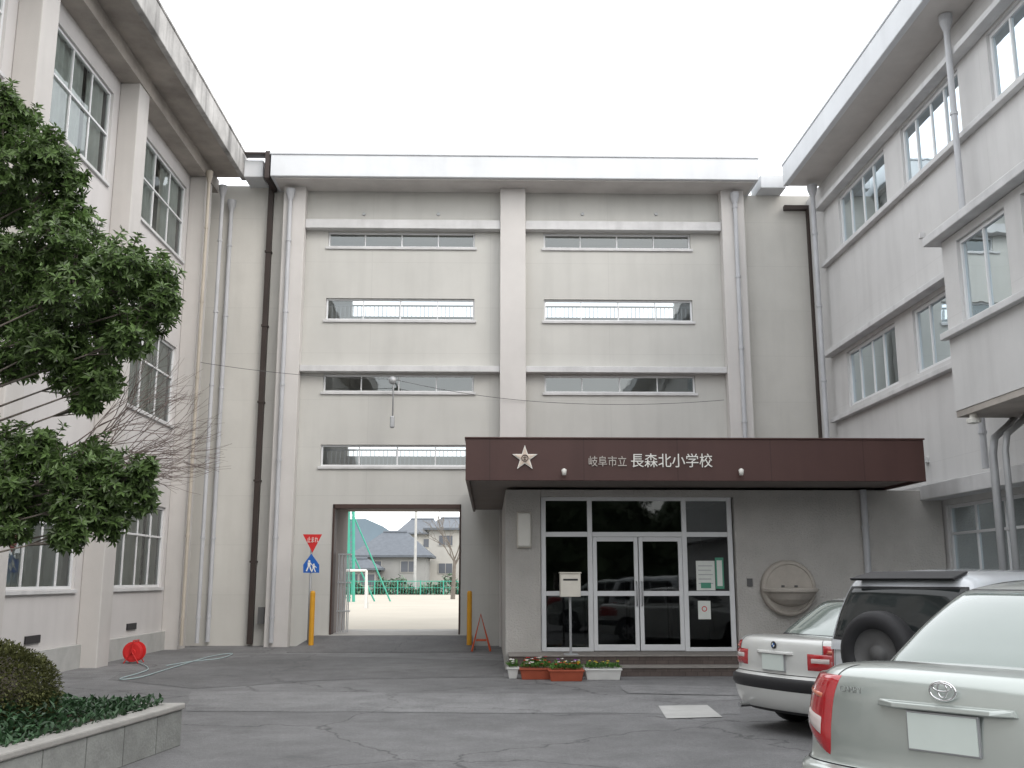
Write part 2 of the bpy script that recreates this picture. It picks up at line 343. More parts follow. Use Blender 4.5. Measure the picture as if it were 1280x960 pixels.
for (a,b) in ((cxl0,cxl1),(cxm0,cxm1),(cxr0,cxr1)):
    m=MB(); m.box(a,b,YF-.12,YR-.002,-.02,TOP); m.build('column',M['colC'],cb,bevel=.015)
b1=(onY(500,288,YF)[1],onY(500,275,YF)[1]); b2=(onY(500,467,YF)[1],onY(500,457,YF)[1])
for (z0,z1) in (b1,b2):
    for (a,b) in ((cxl1,cxm0),(cxm1,cxr0)):
        m=MB(); m.box(a+.002,b-.002,YF-.03,YR-.001,z0+.05,z1); m.build('ledge',M['sill'],cb,bevel=.01)
for i,(zb,zt) in enumerate(rows):
    for (a,b) in (wL,wR):
        window(cb,PC,a,b,zb,zt,4,(),.045,.07,'glassC',interior=False,bars=(i in (1,3)),sill=.07,colpos=[.25,.5,.75])
kx0=onY(338,210,24.45)[0]; kx1=onY(948,210,24.45)[0]
m=MB(); m.box(kx0,kx1,24.45,28.3,TOP+.001,12.32); m.box(kx0-.03,kx1+.03,24.42,28.3,12.321,12.38); m.build('roof_coping',M['white'],cb,bevel=.02)
m=MB(); m.box(kx0+.1,kx1-.1,24.55,YR-.01,TOP-.03,TOP); m.build('soffit',M['soffitC'],cb)
pipe(cb,onY(352,500,YF-.2)[0],YF-.2,.1,11.6); pipe(cb,onY(925,400,YF-.2)[0],YF-.2,3,11.6)
for px in (455,548,728,820):
    x,z=onY(px,268,YR); m=MB(); m.lathe([(0,-.05),(.04,-.05),(.045,0)],(x,YR,z),'y',10); m.build('vent_cap',M['metal'],cb)
# CONNECTORS
cl=thing('connecting_wall','narrow recessed grey wall joining the left wing to the central block','wall',(-6.6,YC,0))
m=MB(); m.box(XLW-.3,cxl0+.05,YC,28,-.02,11.9); m.build('wall',M['conn'],cl)
x=onY(276,500,YC-.1)[0]; pipe(cl,x,YC-.1,.1,11.45)
xd=onY(327,500,YC-.1)[0]
m=MB(); m.box(xd-.065,xd+.065,YC-.18,YC-.04,.05,11.9); 
for z in (2,4,6,8,10): m.box(xd-.085,xd+.085,YC-.20,YC-.02,z,z+.05)
m.build('joint_cover',M['piped'],cl)
m=MB(); x0=onY(305,210,24.8)[0]; x1=onY(329,210,24.8)[0]; m.box(x0,x1,24.8,26,11.85,12.32); m.build('coping',M['white'],cl,bevel=.02)
m=MB(); x0=onY(325,200,24.4)[0]; x1=onY(348,200,24.4)[0]; m.box(x0+.1,kx0-.035,24.5,25.5,11.7,12.45); m.box(onY(305,190,24.6)[0],x1,24.6,24.9,12.40,12.46); m.build('rain_hopper',M['piped'],cl,bevel=.02)
m=MB(); x0,z0=onY(326,780,YC-.23); m.box(x0-.08,x0+.08,YC-.25,YC-.205,z0,z0+.4); m.build('vent_grille',M['darkfr'],cl)
cr_=thing('connecting_wall','narrow recessed cream wall joining the central block to the right wing','wall',(7.4,YC,0))
m=MB(); m.box(cxr1-.05,XR+.3,YC,28,-.02,11.75); m.build('wall',M['conn'],cr_)
xd=onY(1018,400,YC-.1)[0]
m=MB(); m.box(xd-.05,xd+.07,YC-.18,YC-.04,.05,11.3); m.box(xd-.65,xd+.07,YC-.18,YC-.04,11.301,11.42)
m.build('joint_cover',M['piped'],cr_)
m=MB(); x0=onY(950,210,25.0)[0]; m.box(x0,XR-.7,25.0,26,11.751,12.12); m.build('coping',M['white'],cr_,bevel=.02)
# ---------------------------------------------------------------- LEFT WING
PL=lambda u,v,d:(XLW-d,u,v)
lw=thing('school_wing','pale left school wing with square piers and a stained overhanging eave','school building',(XL,12,0))
piers=[(5.2,5.8),(10.3,10.9),(14.9,15.5),(19.3,19.9),(24.2,24.8)]
bays=[(6.6,9.6),(11.6,14.6),(16.3,19.0),(20.75,24.0)]
lev=[(1.42,3.25),(5.2,7.1),(9.3,11.2)]
ops=[(a,b,c,d) for (a,b) in bays for (c,d) in lev]
m=MB(); wall(m,PL,-6,YC,-.02,12,ops,.14); m.build('wall',M['wallL'],lw)
m=MB(); m.box(XLW-6,XLW-1.2,-6,28,-.02,12.0); m.build('rear_mass',M['wallL'],lw)
for (a,b) in piers:
    m=MB(); m.box(XLW+.001,XL,a,b,-.02,11.6); m.build('pier',M['pierL'],lw,bevel=.02)
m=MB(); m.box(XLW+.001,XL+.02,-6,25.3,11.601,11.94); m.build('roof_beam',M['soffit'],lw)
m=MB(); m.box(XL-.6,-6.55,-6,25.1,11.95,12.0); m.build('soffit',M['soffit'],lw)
m=MB(); m.box(-6.549,-6.42,-6,25.15,11.88,12.5); m.box(-8.4,-6.40,-6,25.17,12.501,12.57); m.build('roof_fascia',M['stained'],lw,bevel=.02)
for bi,(a,b) in enumerate(bays):
    for li,(c,d) in enumerate(lev):
        cu=[(0,.42),(.55,1)] if (bi+li)%2 else [(0,.60),(.68,1)]
        if li==0: cu=[(0,1)] if bi!=3 else [(0,.66),(.72,1)]
        window(lw,PL,a,b,c,d,3 if li else 4,(.52,) if li==2 else (.6,) if li==1 else (.62,),.055,.05,'glass',curtain=cu,sill=.07,depth=1.0)
for (a,b) in bays:
    y=(a+b)/2-.5; m=MB(); m.box(XLW-.02,XLW+.03,y,y+.55,.55,.68); m.build('floor_vent',M['blackp'],lw)
pipe(lw,-7.0,25.05,.1,11.7,.05,'pipe'); pipe(lw,-7.09,24.1,.1,11.7,.04,'pipeb')
m=MB(); m.box(XLW+.001,XLW+.10,-6,25.4,-.02,.42); m.build('plinth',M['pale'],lw)
# ---------------------------------------------------------------- RIGHT WING
PR=lambda u,v,d:(XR+d,u,v)
rw=thing('school_wing','grey right school wing with white eave and a projecting upper bay','school building',(XR,14,0))
b3=[(8.6,12.0),(12.9,15.7),(16.8,19.4),(20.3,23.2)]; b2_=[(16.7,19.5),(20.4,23.3)]; b1_=[(14.6,18.7),(9.6,13.6),(19.6,23.4)]
Z3=(9.52,10.78); Z2=(5.6,6.92)
ops=[(a,b,*Z3) for a,b in b3]+[(a,b,*Z2) for a,b in b2_]+[(a,b,1.2,2.95) for a,b in b1_]
m=MB(); wall(m,PR,-6,YC,-.02,11.6,ops,.14); m.build('wall',M['wallR'],rw)
m=MB(); m.box(XR+1.2,XR+7,-6,28,-.02,12.0); m.build('rear_mass',M['wallR'],rw)
m=MB(); m.box(7.58,7.72,-6,24.55,11.6,12.15); m.box(7.56,9.5,-6,24.57,12.151,12.21); m.build('roof_fascia',M['white'],rw,bevel=.02)
m=MB(); m.box(7.721,8.8,-6,24.54,11.62,11.70); m.build('soffit',M['soffitC'],rw)
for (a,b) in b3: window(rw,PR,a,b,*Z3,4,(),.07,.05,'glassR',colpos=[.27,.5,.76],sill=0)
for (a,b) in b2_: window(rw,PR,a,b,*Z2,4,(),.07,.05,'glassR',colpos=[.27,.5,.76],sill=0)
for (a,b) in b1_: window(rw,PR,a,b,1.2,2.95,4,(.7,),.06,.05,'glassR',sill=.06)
for (y0,y1,z0,z1,pr) in ((-6,24.3,10.83,10.95,.24),(-6,24.3,9.32,9.43,.14),(15.56,24.3,7.0,7.12,.24),(15.56,24.3,5.36,5.47,.14),(-6,24.3,3.05,3.32,.42)):
    m=MB(); m.box(XR-pr,XR-.001,y0,y1,z0,z1); m.build('ledge',M['sill'],rw,bevel=.012)
pipe(rw,XR-.28,24.2,.1,11.5,.06); pipe(rw,XR-.30,16.45,3.4,11.6,.055)
XB=7.35; PBay=lambda u,v,d:(XB+d,u,v)
m=MB(); wall(m,PBay,8.6,15.55,4.2,6.98,[(13.55,15.05,5.5,6.85),(11.6,13.1,5.5,6.85),(9.4,11.1,5.5,6.85)],.14)
m.quad((XB,15.55,4.2),(XR,15.55,4.2),(XR,15.55,6.98),(XB,15.55,6.98)); m.quad((XB,8.6,4.2),(XR,8.6,4.2),(XR,8.6,6.98),(XB,8.6,6.98)); 
bay=m.build('projecting_bay',M['wallR'],rw)
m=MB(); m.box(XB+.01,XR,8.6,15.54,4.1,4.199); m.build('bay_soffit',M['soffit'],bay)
m=MB(); m.box(XB-.20,XR-.002,8.3,15.8,6.99,7.14); m.build('bay_roof',M['sill'],bay,bevel=.015)
m=MB(); m.box(XB-.12,XB-.001,8.6,15.62,5.36,5.47); m.build('bay_ledge',M['sill'],bay,bevel=.012)
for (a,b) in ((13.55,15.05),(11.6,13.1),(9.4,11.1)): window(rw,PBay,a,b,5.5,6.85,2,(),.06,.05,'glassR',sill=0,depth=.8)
for (px,r) in ((1246,.06),(1262,.05)):
    yy,zz=onX(px,620,7.75); m=MB(); m.tube([(8.3,yy+.3,4.1),(8.1,yy+.15,3.95),(7.8,yy,3.75),(7.75,yy,3.5),(7.75,yy,.05)],r,10); m.build('drainpipe',M['metal'],rw,smooth=True)
m=MB(); yy,zz=onX(1217,522,7.45); m.lathe([(0,.1),(.05,.1),(.06,.02),(.11,0),(.1,-.06),(0,-.08)],(7.45,yy,4.02),'z',14); tag(centre(m.build('ceiling_lamp',M['lampw'])),'small round lamp under the projecting bay of the right wing','lamp')
for (px,py) in ((1155,295),(1246,255),(1160,575)): 
    y,z=onX(px,py,XR); m=MB(); m.box(XR-.1,XR-.001,y-.05,y+.05,z-.05,z+.05); m.build('wall_vent',M['sill'],rw)
# ---------------------------------------------------------------- ENTRANCE
YV=18.8; FZ=.31
vx0=onY(632,700,YV)[0]; gx0=onY(676,700,YV)[0]; gx1=onY(920,700,YV)[0]; vx1=XR-.02
gtop=3.27
KF=17.05
kx_0=onY(582,575,KF)[0]; kx_1=onY(1156,575,KF)[0]
kz0=onY(800,601,KF)[1]; kz1=onY(800,549,KF)[1]
en=thing('entrance_porch','single-storey school entrance porch with a brown canopy fascia and glazed doors','porch',((gx0+gx1)/2,YV,0))
m=MB(); m.box(vx0,gx0,YV,YV+.35,-.02,kz0); m.box(gx1,vx1,YV,YV+.35,-.02,kz0); m.box(vx0,vx0+.25,YV+.351,YR-.01,-.02,kz0); m.box(gx0,gx1,YV+.001,YV+.3,gtop-.16,kz0); m.build('wall',M['stucco'],en,bevel=.01)
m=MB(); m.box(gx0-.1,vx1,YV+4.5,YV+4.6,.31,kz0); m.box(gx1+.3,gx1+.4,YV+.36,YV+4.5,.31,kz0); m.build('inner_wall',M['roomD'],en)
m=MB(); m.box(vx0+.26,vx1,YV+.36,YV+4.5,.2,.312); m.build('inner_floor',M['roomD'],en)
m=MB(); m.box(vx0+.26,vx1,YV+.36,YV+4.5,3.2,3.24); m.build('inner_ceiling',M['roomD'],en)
for i in range(4): m=MB(); m.box(gx0+.3+i*.9,gx0+1.1+i*.9,YV+3.4,YV+3.8,.32,1.55); m.build('shoe_rack',M['room'],en,bevel=.01)
m=MB(); m.box(kx_0,kx_1,KF,KF+.06,kz0,kz1); m.box(kx_0,kx_0+.06,KF+.061,YR-.3,kz0,kz1); m.box(kx_1-.06,kx_1,KF+.061,YR-.3,kz0,kz1); m.box(kx_0-.02,kx_1+.02,KF-.02,YR-.28,kz1+.001,kz1+.03)
can=m.build('canopy',M['brown'],en,bevel=.008)
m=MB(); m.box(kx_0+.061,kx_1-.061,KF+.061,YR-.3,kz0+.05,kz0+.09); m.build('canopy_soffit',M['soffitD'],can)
sx,sz=onY(656,573,KF); n=10
def star(name,mt,sc_,y0,y1,yc,par):
    m=MB(); SR=lambda i:(.225 if i%2==0 else .088)*sc_; vs=[(sx,KF-yc,sz)]
    for yy in (y0,y1):
        for i in range(n): a=PI/2+i*PI/5; vs.append((sx+SR(i)*math.cos(a),KF-yy,sz+SR(i)*math.sin(a)))
    m.add(vs,[(0,1+i,1+(i+1)%n) for i in range(n)]+[(1+i,1+n+i,1+n+(i+1)%n,1+(i+1)%n) for i in range(n)]); return m.build(name,M[mt],par)
se=star('star_emblem','letter',1.0,.030,.003,.030,can); star('star_face','gold',.82,.040,.031,.047,se)
m=MB(); m.lathe([(.060,-.046),(.060,-.056),(.050,-.058),(.048,-.046)],(sx,KF,sz),'y',20); m.box(sx-.03,sx+.03,KF-.054,KF-.044,sz+.010,sz+.019); m.box(sx-.005,sx+.005,KF-.055,KF-.043,sz-.04,sz+.036); m.box(sx-.026,sx+.026,KF-.054,KF-.044,sz-.022,sz-.013); m.build('star_mark',M['brown2'],se)
def text(s,size,m,name='lettering',ext=.006):
    c=bpy.data.curves.new('t','FONT'); c.body=s; c.size=size; c.extrude=ext
    t=bpy.data.objects.new('t',c); COL.objects.link(t); dg=bpy.context.evaluated_depsgraph_get()
    me=bpy.data.meshes.new_from_object(t.evaluated_get(dg)); bpy.data.objects.remove(t)
    me.transform(Matrix.Rotation(PI/2,4,'X')); me.materials.clear(); me.materials.append(m)
    o=bpy.data.objects.new(name,me); COL.objects.link(o); return o
def fit_text(s,px0,px1,py0,py1,Y,m,parent,name='lettering'):
    x0,z0=onY(px0,py1,Y); x1,z1=onY(px1,py0,Y)
    o=text(s,1,m,name); me=o.data
    if len(me.vertices)==0: return o
    xs=[v.co.x for v in me.vertices]; zs=[v.co.z for v in me.vertices]
    sx_=(x1-x0)/(max(xs)-min(xs)); sz_=(z1-z0)/(max(zs)-min(zs)); ax,az=min(xs),min(zs); off=OFF.get(parent.name,Vector())
    for v in me.vertices: v.co=Vector((x0+(v.co.x-ax)*sx_,Y-.004+v.co.y*1.2,z0+(v.co.z-az)*sz_))-off
    o.parent=parent; OFF[o.name]=off; return o
fit_text('岐阜市立',736,783,570,583,KF-.01,M['letter2'],can); fit_text('長森北小学校',789,890,567,584,KF-.01,M['letter'],can)
for px in (705,926):
    x,z=onY(px,589,KF-.1); m=MB(); m.tube([(x,KF,z+.02),(x,KF-.1,z+.03)],.012,6); m.lathe([(0,-.07),(.035,-.07),(.045,.02),(.02,.04),(0,.045)],(x,KF-.13,z),'z',12); m.build('canopy_lamp',M['lampw'],can,smooth=True)
def X(px): return onY(px,742,YV)[0]
zb=FZ; zr=onY(800,742,YV)[1]; zt=onY(800,668,YV)[1]; ztt=gtop-.16
fd0,fd1=.10,.17
m=MB()
for px in (680,739,859,917): x=X(px); m.box(x-.045,x+.045,YV+fd0,YV+fd1,zb,ztt)
xs_=[X(p) for p in (680,739,859,917)]
for i in range(3):
    a,b=xs_[i]+.045,xs_[i+1]-.045
    m.box(a,b,YV+fd0+.004,YV+fd1-.004,zt-.04,zt+.05); m.box(a,b,YV+fd0+.004,YV+fd1-.004,ztt-.07,ztt)
    if i!=1: m.box(a,b,YV+fd0+.004,YV+fd1-.004,zr-.04,zr+.045); m.box(a,b,YV+fd0+.004,YV+fd1-.004,zb,zb+.07)
gf=m.build('glazing_frame',M['alu'],en,bevel=.006)
for i in range(3):
    a,b=xs_[i]+.02,xs_[i+1]-.02
    m=MB(); m.quad((a,YV+.135,zt),(b,YV+.135,zt),(b,YV+.135,ztt),(a,YV+.135,ztt)); m.build('pane',M['glassD'],gf)
    if i!=1: m=MB(); m.quad((a,YV+.135,zb),(b,YV+.135,zb),(b,YV+.135,zt),(a,YV+.135,zt)); m.build('pane',M['glassD'],gf)
xm=X(800)
for s,(a,b) in enumerate(((xs_[1]+.05,xm-.008),(xm+.008,xs_[2]-.05))):
    m=MB(); y0,y1=YV+.095,YV+.15
    m.box(a,a+.075,y0,y1,zb+.01,zt-.045); m.box(b-.075,b,y0,y1,zb+.01,zt-.045)
    for (z0,z1) in ((zb+.01,zb+.12),(zr-.045,zr+.045),(zt-.125,zt-.045)): m.box(a+.075,b-.075,y0,y1,z0,z1)
    d=m.build('door',M['alu'],en,bevel=.006)
    m=MB(); m.quad((a+.05,YV+.13,zb+.05),(b-.05,YV+.13,zb+.05),(b-.05,YV+.13,zt-.08),(a+.05,YV+.13,zt-.08)); m.build('pane',M['glassD'],d)
    hx=b-.04 if s==0 else a+.04
    m=MB(); m.tube([(hx,YV+.09,zr-.22),(hx,YV+.03,zr-.2),(hx,YV+.03,zr+.2),(hx,YV+.09,zr+.22)],.014,8); m.build('handle',M['metal'],d,smooth=True)
sx0=onY(637,830,17.8)[0]; sx1=onY(925,830,17.8)[0]+.6
st=thing('entrance_steps','two low brown tiled steps before the glazed entrance doors','steps',((sx0+sx1)/2,17.6,0))
m=MB(); m.box(sx0,sx1,17.95,YV+.12,-.02,FZ-.02); us=m.build('upper_step',M['tile'],st,bevel=.008)
m=MB(); m.box(sx0-.01,sx1+.01,17.93,YV+.095,FZ-.019,FZ); m.build('upper_tread',M['tread'],us)
m=MB(); m.box(sx0+.5,sx1+.0,17.45,17.929,-.02,.135); ls=m.build('lower_step',M['tile'],st,bevel=.008)
m=MB(); m.box(sx0+.49,sx1+.01,17.43,17.929,.136,.155); m.build('lower_tread',M['tread'],ls)
x0,z0=onY(646,685,YV); x1,z1=onY(664,640,YV)
wl=thing('wall_lamp','white box lamp on the stucco wall left of the entrance doors','lamp',((x0+x1)/2,YV,z0))
m=MB(); m.box(x0,x1,YV-.05,YV-.001,z0,z1); m.build('base',M['postw'],wl,bevel=.01)
m=MB(); m.box(x0+.015,x1-.015,YV-.14,YV-.051,z0+.02,z1-.02); m.build('cover',M['lampw'],wl,bevel=.03)
def flat(name,px0,py0,px1,py1,Y,mt,label,cat):
    x0,z0=onY(px0,py1,Y); x1,z1=onY(px1,py0,Y); t=thing(name,label,cat,((x0+x1)/2,Y,z0))
    m=MB(); m.box(x0,x1,Y,Y+.004,z0,z1); m.build('sheet',M[mt],t); return t,x0,x1,z0,z1
t,x0,x1,z0,z1=flat('poster',871,701,893,738,YV+.125,'paper','large white notice taped on the right-hand glass panel','poster')
for i in range(5): m=MB(); m.box(x0+.04,x1-.04-.03*(i%2),YV+.122,YV+.1245,z1-.1-i*.08,z1-.085-i*.08); m.build('printed_line',M['metal'],t)
m=MB(); m.box(x0+.08,x1-.08,YV+.121,YV+.1245,z0+.04,z0+.14); m.build('printed_picture',M['green'],t)
t,x0,x1,z0,z1=flat('poster',895,697,904,736,YV+.125,'green','narrow green and white notice on the right-hand glass panel','poster')
m=MB(); m.box(x0+.03,x1-.03,YV+.122,YV+.1245,z0+.05,z1-.05); m.build('printed_strip',M['paper'],t)
t,x0,x1,z0,z1=flat('poster',873,751,888,774,YV+.125,'paper','small white notice low on the right-hand glass panel','poster')
m=MB(); m.lathe([(0.035,-.002),(.05,-.002)],((x0+x1)/2,YV+.1245,(z0+z1)/2+.02),'y',16); m.build('printed_ring',M['red'],t)
pipe(en,onY(1081,650,YV-.08)[0],YV-.08,.05,kz0,.06,'pipe',hopper=False)
x,z=onY(937,728,YV); m=MB(); m.box(x-.05,x+.05,YV-.03,YV-.001,z-.07,z+.07); tag(centre(m.build('intercom',M['darkfr'])),'small dark intercom box on stucco wall right of the entrance','intercom')
bx0,bz0=onY(700,746,18.1); bx1,bz1=onY(725,717,18.1); bxm=(bx0+bx1)/2
t=thing('mailbox','cream mailbox on a thin post before the entrance doors','mailbox',(bxm,18.1,FZ))
m=MB(); m.tube([(bxm,18.1,FZ),(bxm,18.1,bz0)],.022,8); m.box(bxm-.12,bxm+.12,17.98,18.22,FZ,FZ+.02); m.build('post',M['metal'],t)
m=MB(); m.box(bx0,bx1,17.98,18.22,bz0,bz1); bb=m.build('box',M['postw'],t,bevel=.01)
m=MB(); m.box(bx0-.012,bx1+.012,17.96,18.23,bz1+.001,bz1+.025); m.build('lid',M['postw'],bb,bevel=.006)
m=MB(); m.box(bx0+.05,bx1-.05,17.974,17.981,bz1-.12,bz1-.09); m.build('slot',M['blackp'],bb)
# ------------- leaves
def leaf(mb,p,d,L,W,up=None):
    d=d.normalized(); s=d.cross(up or Vector((0,0,1)))
    if s.length<1e-3: s=Vector((1,0,0))
    s.normalize(); s=(s+Vector((random.uniform(-.4,.4),random.uniform(-.4,.4),random.uniform(-.4,.4)))).normalized(); n=s.cross(d).normalized()
    o=len(mb.v); mb.v+=[p,p+d*L*.5+s*W*.5+n*W*.12,p+d*L-n*L*.12,p+d*L*.5-s*W*.5+n*W*.12]; mb.f.append((o,o+1,o+2,o+3))
def rv():
    while True:
        v=Vector((random.uniform(-1,1),random.uniform(-1,1),random.uniform(-1,1)))
        if .05<v.length<1: return v
def flowers(mb,p,r): 
    for k in range(5):
        a=k*2*PI/5; leaf(mb,p,Vector((math.cos(a),math.sin(a)-.4,.35)),r,r*.8)
def planter(name,px0,px1,py0,py1,Y,mt,label,fl,zb):
    x0=onY(px0,py1,Y)[0]; x1=onY(px1,py1,Y)[0]; h=.17
    t=thing(name,label,'planter',((x0+x1)/2,Y,zb),'flower planters before the entrance steps')
    m=MB(); e=.03; z0,z1=zb,zb+h
    m.hexa([(x0+e,Y-.09,z0),(x1-e,Y-.09,z0),(x1-e,Y+.09,z0),(x0+e,Y+.09,z0),(x0,Y-.12,z1),(x1,Y-.12,z1),(x1,Y+.12,z1),(x0,Y+.12,z1)])
    m.box(x0-.012,x1+.012,Y-.132,Y+.132,z1-.02,z1+.008) ; m.build('trough',M[mt],t,bevel=.006)
    m=MB()
    for i in range(int(260*(x1-x0)/.5)):
        p=Vector((random.uniform(x0+.03,x1-.03),Y+random.uniform(-.1,.1),z1+.01)); q=rv(); q.z=abs(q.z)+.4
        leaf(m,p+q*random.uniform(0,.06),q,random.uniform(.04,.08),.03)
    m.build('foliage',M['leafB'],t)
    for kk,f in enumerate(fl):
        m=MB()
        for i in range(7): flowers(m,Vector((random.uniform(x0+.04,x1-.04),Y+random.uniform(-.12,.08),z1+random.uniform(.07,.13))),.035)
        m.build('blossoms',M[f],t)
planter('flower_planter',650,690,824,842,17.05,'terra','terracotta-coloured trough of small plants, front left of the red planters',['flW','flR'],0.0)
planter('flower_planter',686,729,828,846,16.75,'terra','terracotta-coloured trough in the front row, beside the white trough',['flR','flY'],0.0)
planter('flower_planter',731,776,828,845,16.95,'wplastic','long white trough of green plants beside the tiled steps',['flY'],0.0)
planter('flower_planter',692,726,818,830,17.22,'terra','small terracotta-coloured trough in the back row at the mailbox foot',['flW','flP'],0.0)
planter('flower_planter',654,686,818,830,17.75,'terra','small terracotta-coloured trough in the back row near the stucco wall',['flR','flW'],0.0)
planter('flower_pot',634,648,822,838,17.2,'wplastic','small white pot of plants at the left end of the planter row',['flW'],0.0)
cx,cz=onY(988,735,YV-.25); rr=.5
t=thing('stone_basin','round pale carved stone basin with half-round ledge against the stucco porch wall','stone basin',(cx,YV-.3,0))
Y0=YV-.02
m=MB(); m.lathe([(rr*.94,0),(rr,-.03),(rr,-.14),(rr*.95,-.18),(rr*.86,-.19),(rr*.84,-.165),(rr*.5,-.17),(0,-.17)],(cx,Y0,cz),'y',48); m.build('disc',M['stone'],t)
m=MB(); m.lathe([(0,.04),(.49,.04),(.505,.02),(.50,-.02),(.44,-.06),(.36,-.16),(.24,-.24),(.1,-.28),(0,-.29)],(cx,Y0-.17,cz-.04),'z',32,(PI,2*PI)); m.build('ledge_bowl',M['stone'],t)
for s in (-.12,.12): m=MB(); m.box(cx+s-.028,cx+s+.028,Y0-.20,Y0-.171,cz+.015,cz+.05); m.build('tap',M['darkfr'],t,bevel=.005)
m=MB(); m.lathe([(0,0),(.40,0),(.44,.08),(.42,.22),(.3,.36),(.22,.5),(0,.52)],(cx-.02,Y0-.35,0),'z',28); m.build('pedestal',M['stone'],t,smooth=True)
# ---------------------------------------------------------------- signs & posts
YS=24.3
def px2(px,py,Y=YS): x,z=onY(px,py,Y); return x,z
xs0=px2(389,700)[0]
t=thing('road_sign','red inverted triangle stop sign above a blue crossing sign on one pole','sign',(xs0,YS,0))
m=MB(); m.tube([(xs0,YS,0),(xs0,YS,px2(389,668)[1])],.03,10); m.build('pole',M['metal'],t,smooth=True)
a=px2(379,668); b=px2(403,668); c=px2(391,691)
PS=lambda u,v,d:(u,YS-.05+d,v)
m=MB(); m.prism([a,b,c],PS,0,.012); tri=m.build('stop_plate',M['red'],t)
fit_text('止まれ',384,398,671,678,YS-.052,M['letter'],tri)
pts=[px2(*p) for p in ((379.5,716),(399.5,716),(399.5,706),(389.5,692),(379.5,706))]
m=MB(); m.prism(pts,PS,0,.012); bl=m.build('crossing_plate',M['blue'],t)
for (dx,s) in ((-2.4,1),(3.2,.78)):
    hx,hz=px2(389.5+dx,701.5+(1-s)*18); m=MB(); m.lathe([(0,-.001),(.026*s,-.001),(.026*s,.003)],(hx,YS-.054,hz),'y',12)
    PF=lambda u,v,d:(hx+u*s,YS-.056+d,hz+v*s)
    m.prism([(-.035,-.03),(.035,-.03),(.03,-.12),(-.03,-.12)],PF,0,.003)
    m.prism([(-.03,-.121),(.0,-.121),(-.045,-.235),(-.075,-.225)],PF,0,.003); m.prism([(.001,-.121),(.03,-.121),(.07,-.22),(.045,-.235)],PF,0,.003)
    m.prism([(.036,-.04),(.036,-.065),(.08,-.11),(.09,-.095)],PF,0,.003); m.build('walking_figure',M['letter'],bl)
for (px,lab) in ((391,'orange-yellow post standing at the left side of the passage ramp'),(587,'orange-yellow post standing at the right side of the passage ramp')):
    x,z1=onY(px,741,24.0); t=thing('bollard',lab,'post',(x,24.0,0),'orange-yellow posts by the passage')
    m=MB(); m.tube([(x,24,.0),(x,24,z1)],.06,14); m.lathe([(.06,z1),(.045,z1+.04),(0,z1+.05)],(x,24,0),'z',14); m.build('post',M['yellow'],t)
    m=MB(); m.lathe([(.0,.03),(.14,.03),(.15,0)],(x,24,0),'z',16); m.build('foot',M['blackp'],t)
t=thing('barrier_stand','small red triangular folding stand leaning open beside the passage','barrier',(onY(602,809,23.4)[0],23.4,0))
xa=onY(590,809,23.4)[0]; xb=onY(613,809,23.4)[0]; xc=onY(601,768,23.4)
for dy in (-.0,.35):
    m=MB(); m.tube([(xa,23.4-.17+dy*1.4,0.02),(xc[0],23.45,xc[1]),(xb,23.4-.17+dy*1.4,.02)],.026,6); m.tube([(xa+.09,23.28+dy,.25),(xb-.09,23.28+dy,.25)],.018,6); m.build('frame',M['ored'],t)
t=thing('folding_gate','grey accordion gate folded against the left side of the passage','gate',(ox0+.3,YR+.6,.27))
for i in range(7):
    x=ox0+.10+i*.045; m=MB(); m.box(x,x+.022,YR+.45+.05*(i%2),YR+.475+.05*(i%2),.30,2.2); m.build('bar',M['metal'],t)
for z in (.8,1.5,2.2): m=MB(); m.box(ox0+.09,ox0+.42,YR+.44,YR+.54,z,z+.035); m.build('rail',M['metal'],t)
x,zt_=onY(491,466,YF-.35); zb_=onY(494,535,YF-.35)[1]
t=thing('facade_fixture','slim fixture with a vertical arm hanging on the facade under the left ledge','light',(x,YF,zb_))  # fixture of arm, box and disc on the facade, emits nothing
m=MB(); m.tube([(x,YR,zt_-.12),(x,YF-.35,zt_-.1),(x+.02,YF-.35,zt_-.35),(x+.02,YF-.35,zb_+.25)],.02,8); m.build('arm',M['metal'],t,smooth=True)
m=MB(); m.box(x-.04,x+.07,YF-.42,YF-.28,zb_,zb_+.3); m.build('fixture_body',M['metal'],t,bevel=.03)
m=MB(); m.lathe([(0,-.06),(.08,-.05),(.10,0),(.08,.02),(0,.03)],(x,YF-.38,zt_-.2),'y',18); m.build('disc',M['metal'],t,smooth=True)
def cable(name,label,pts,r=.007):
    m=MB(); P=[]
    for i in range(len(pts)-1):
        a,b=Vector(pts[i]),Vector(pts[i+1])
        for k in range(16):
            q=a.lerp(b,k/16); q.z-=.02*(b-a).length*4*(k/16)*(1-k/16); P.append(q)
    P.append(Vector(pts[-1])); m.tube(P,r,5); tag(centre(m.build(name,M['darkfr'])),label,'cable')
x2=onY(905,500,YF-.15); cable('overhead_cable','thin dark cable strung across the facade to the hanging fixture',[(-7.15,24.5,onX(240,445,-7.15)[1]),(x,YF-.3,zt_-.15),(cxm1+.2,YF-.15,onY(660,503,YF)[1]),(x2[0],YF-.15,x2[1])])
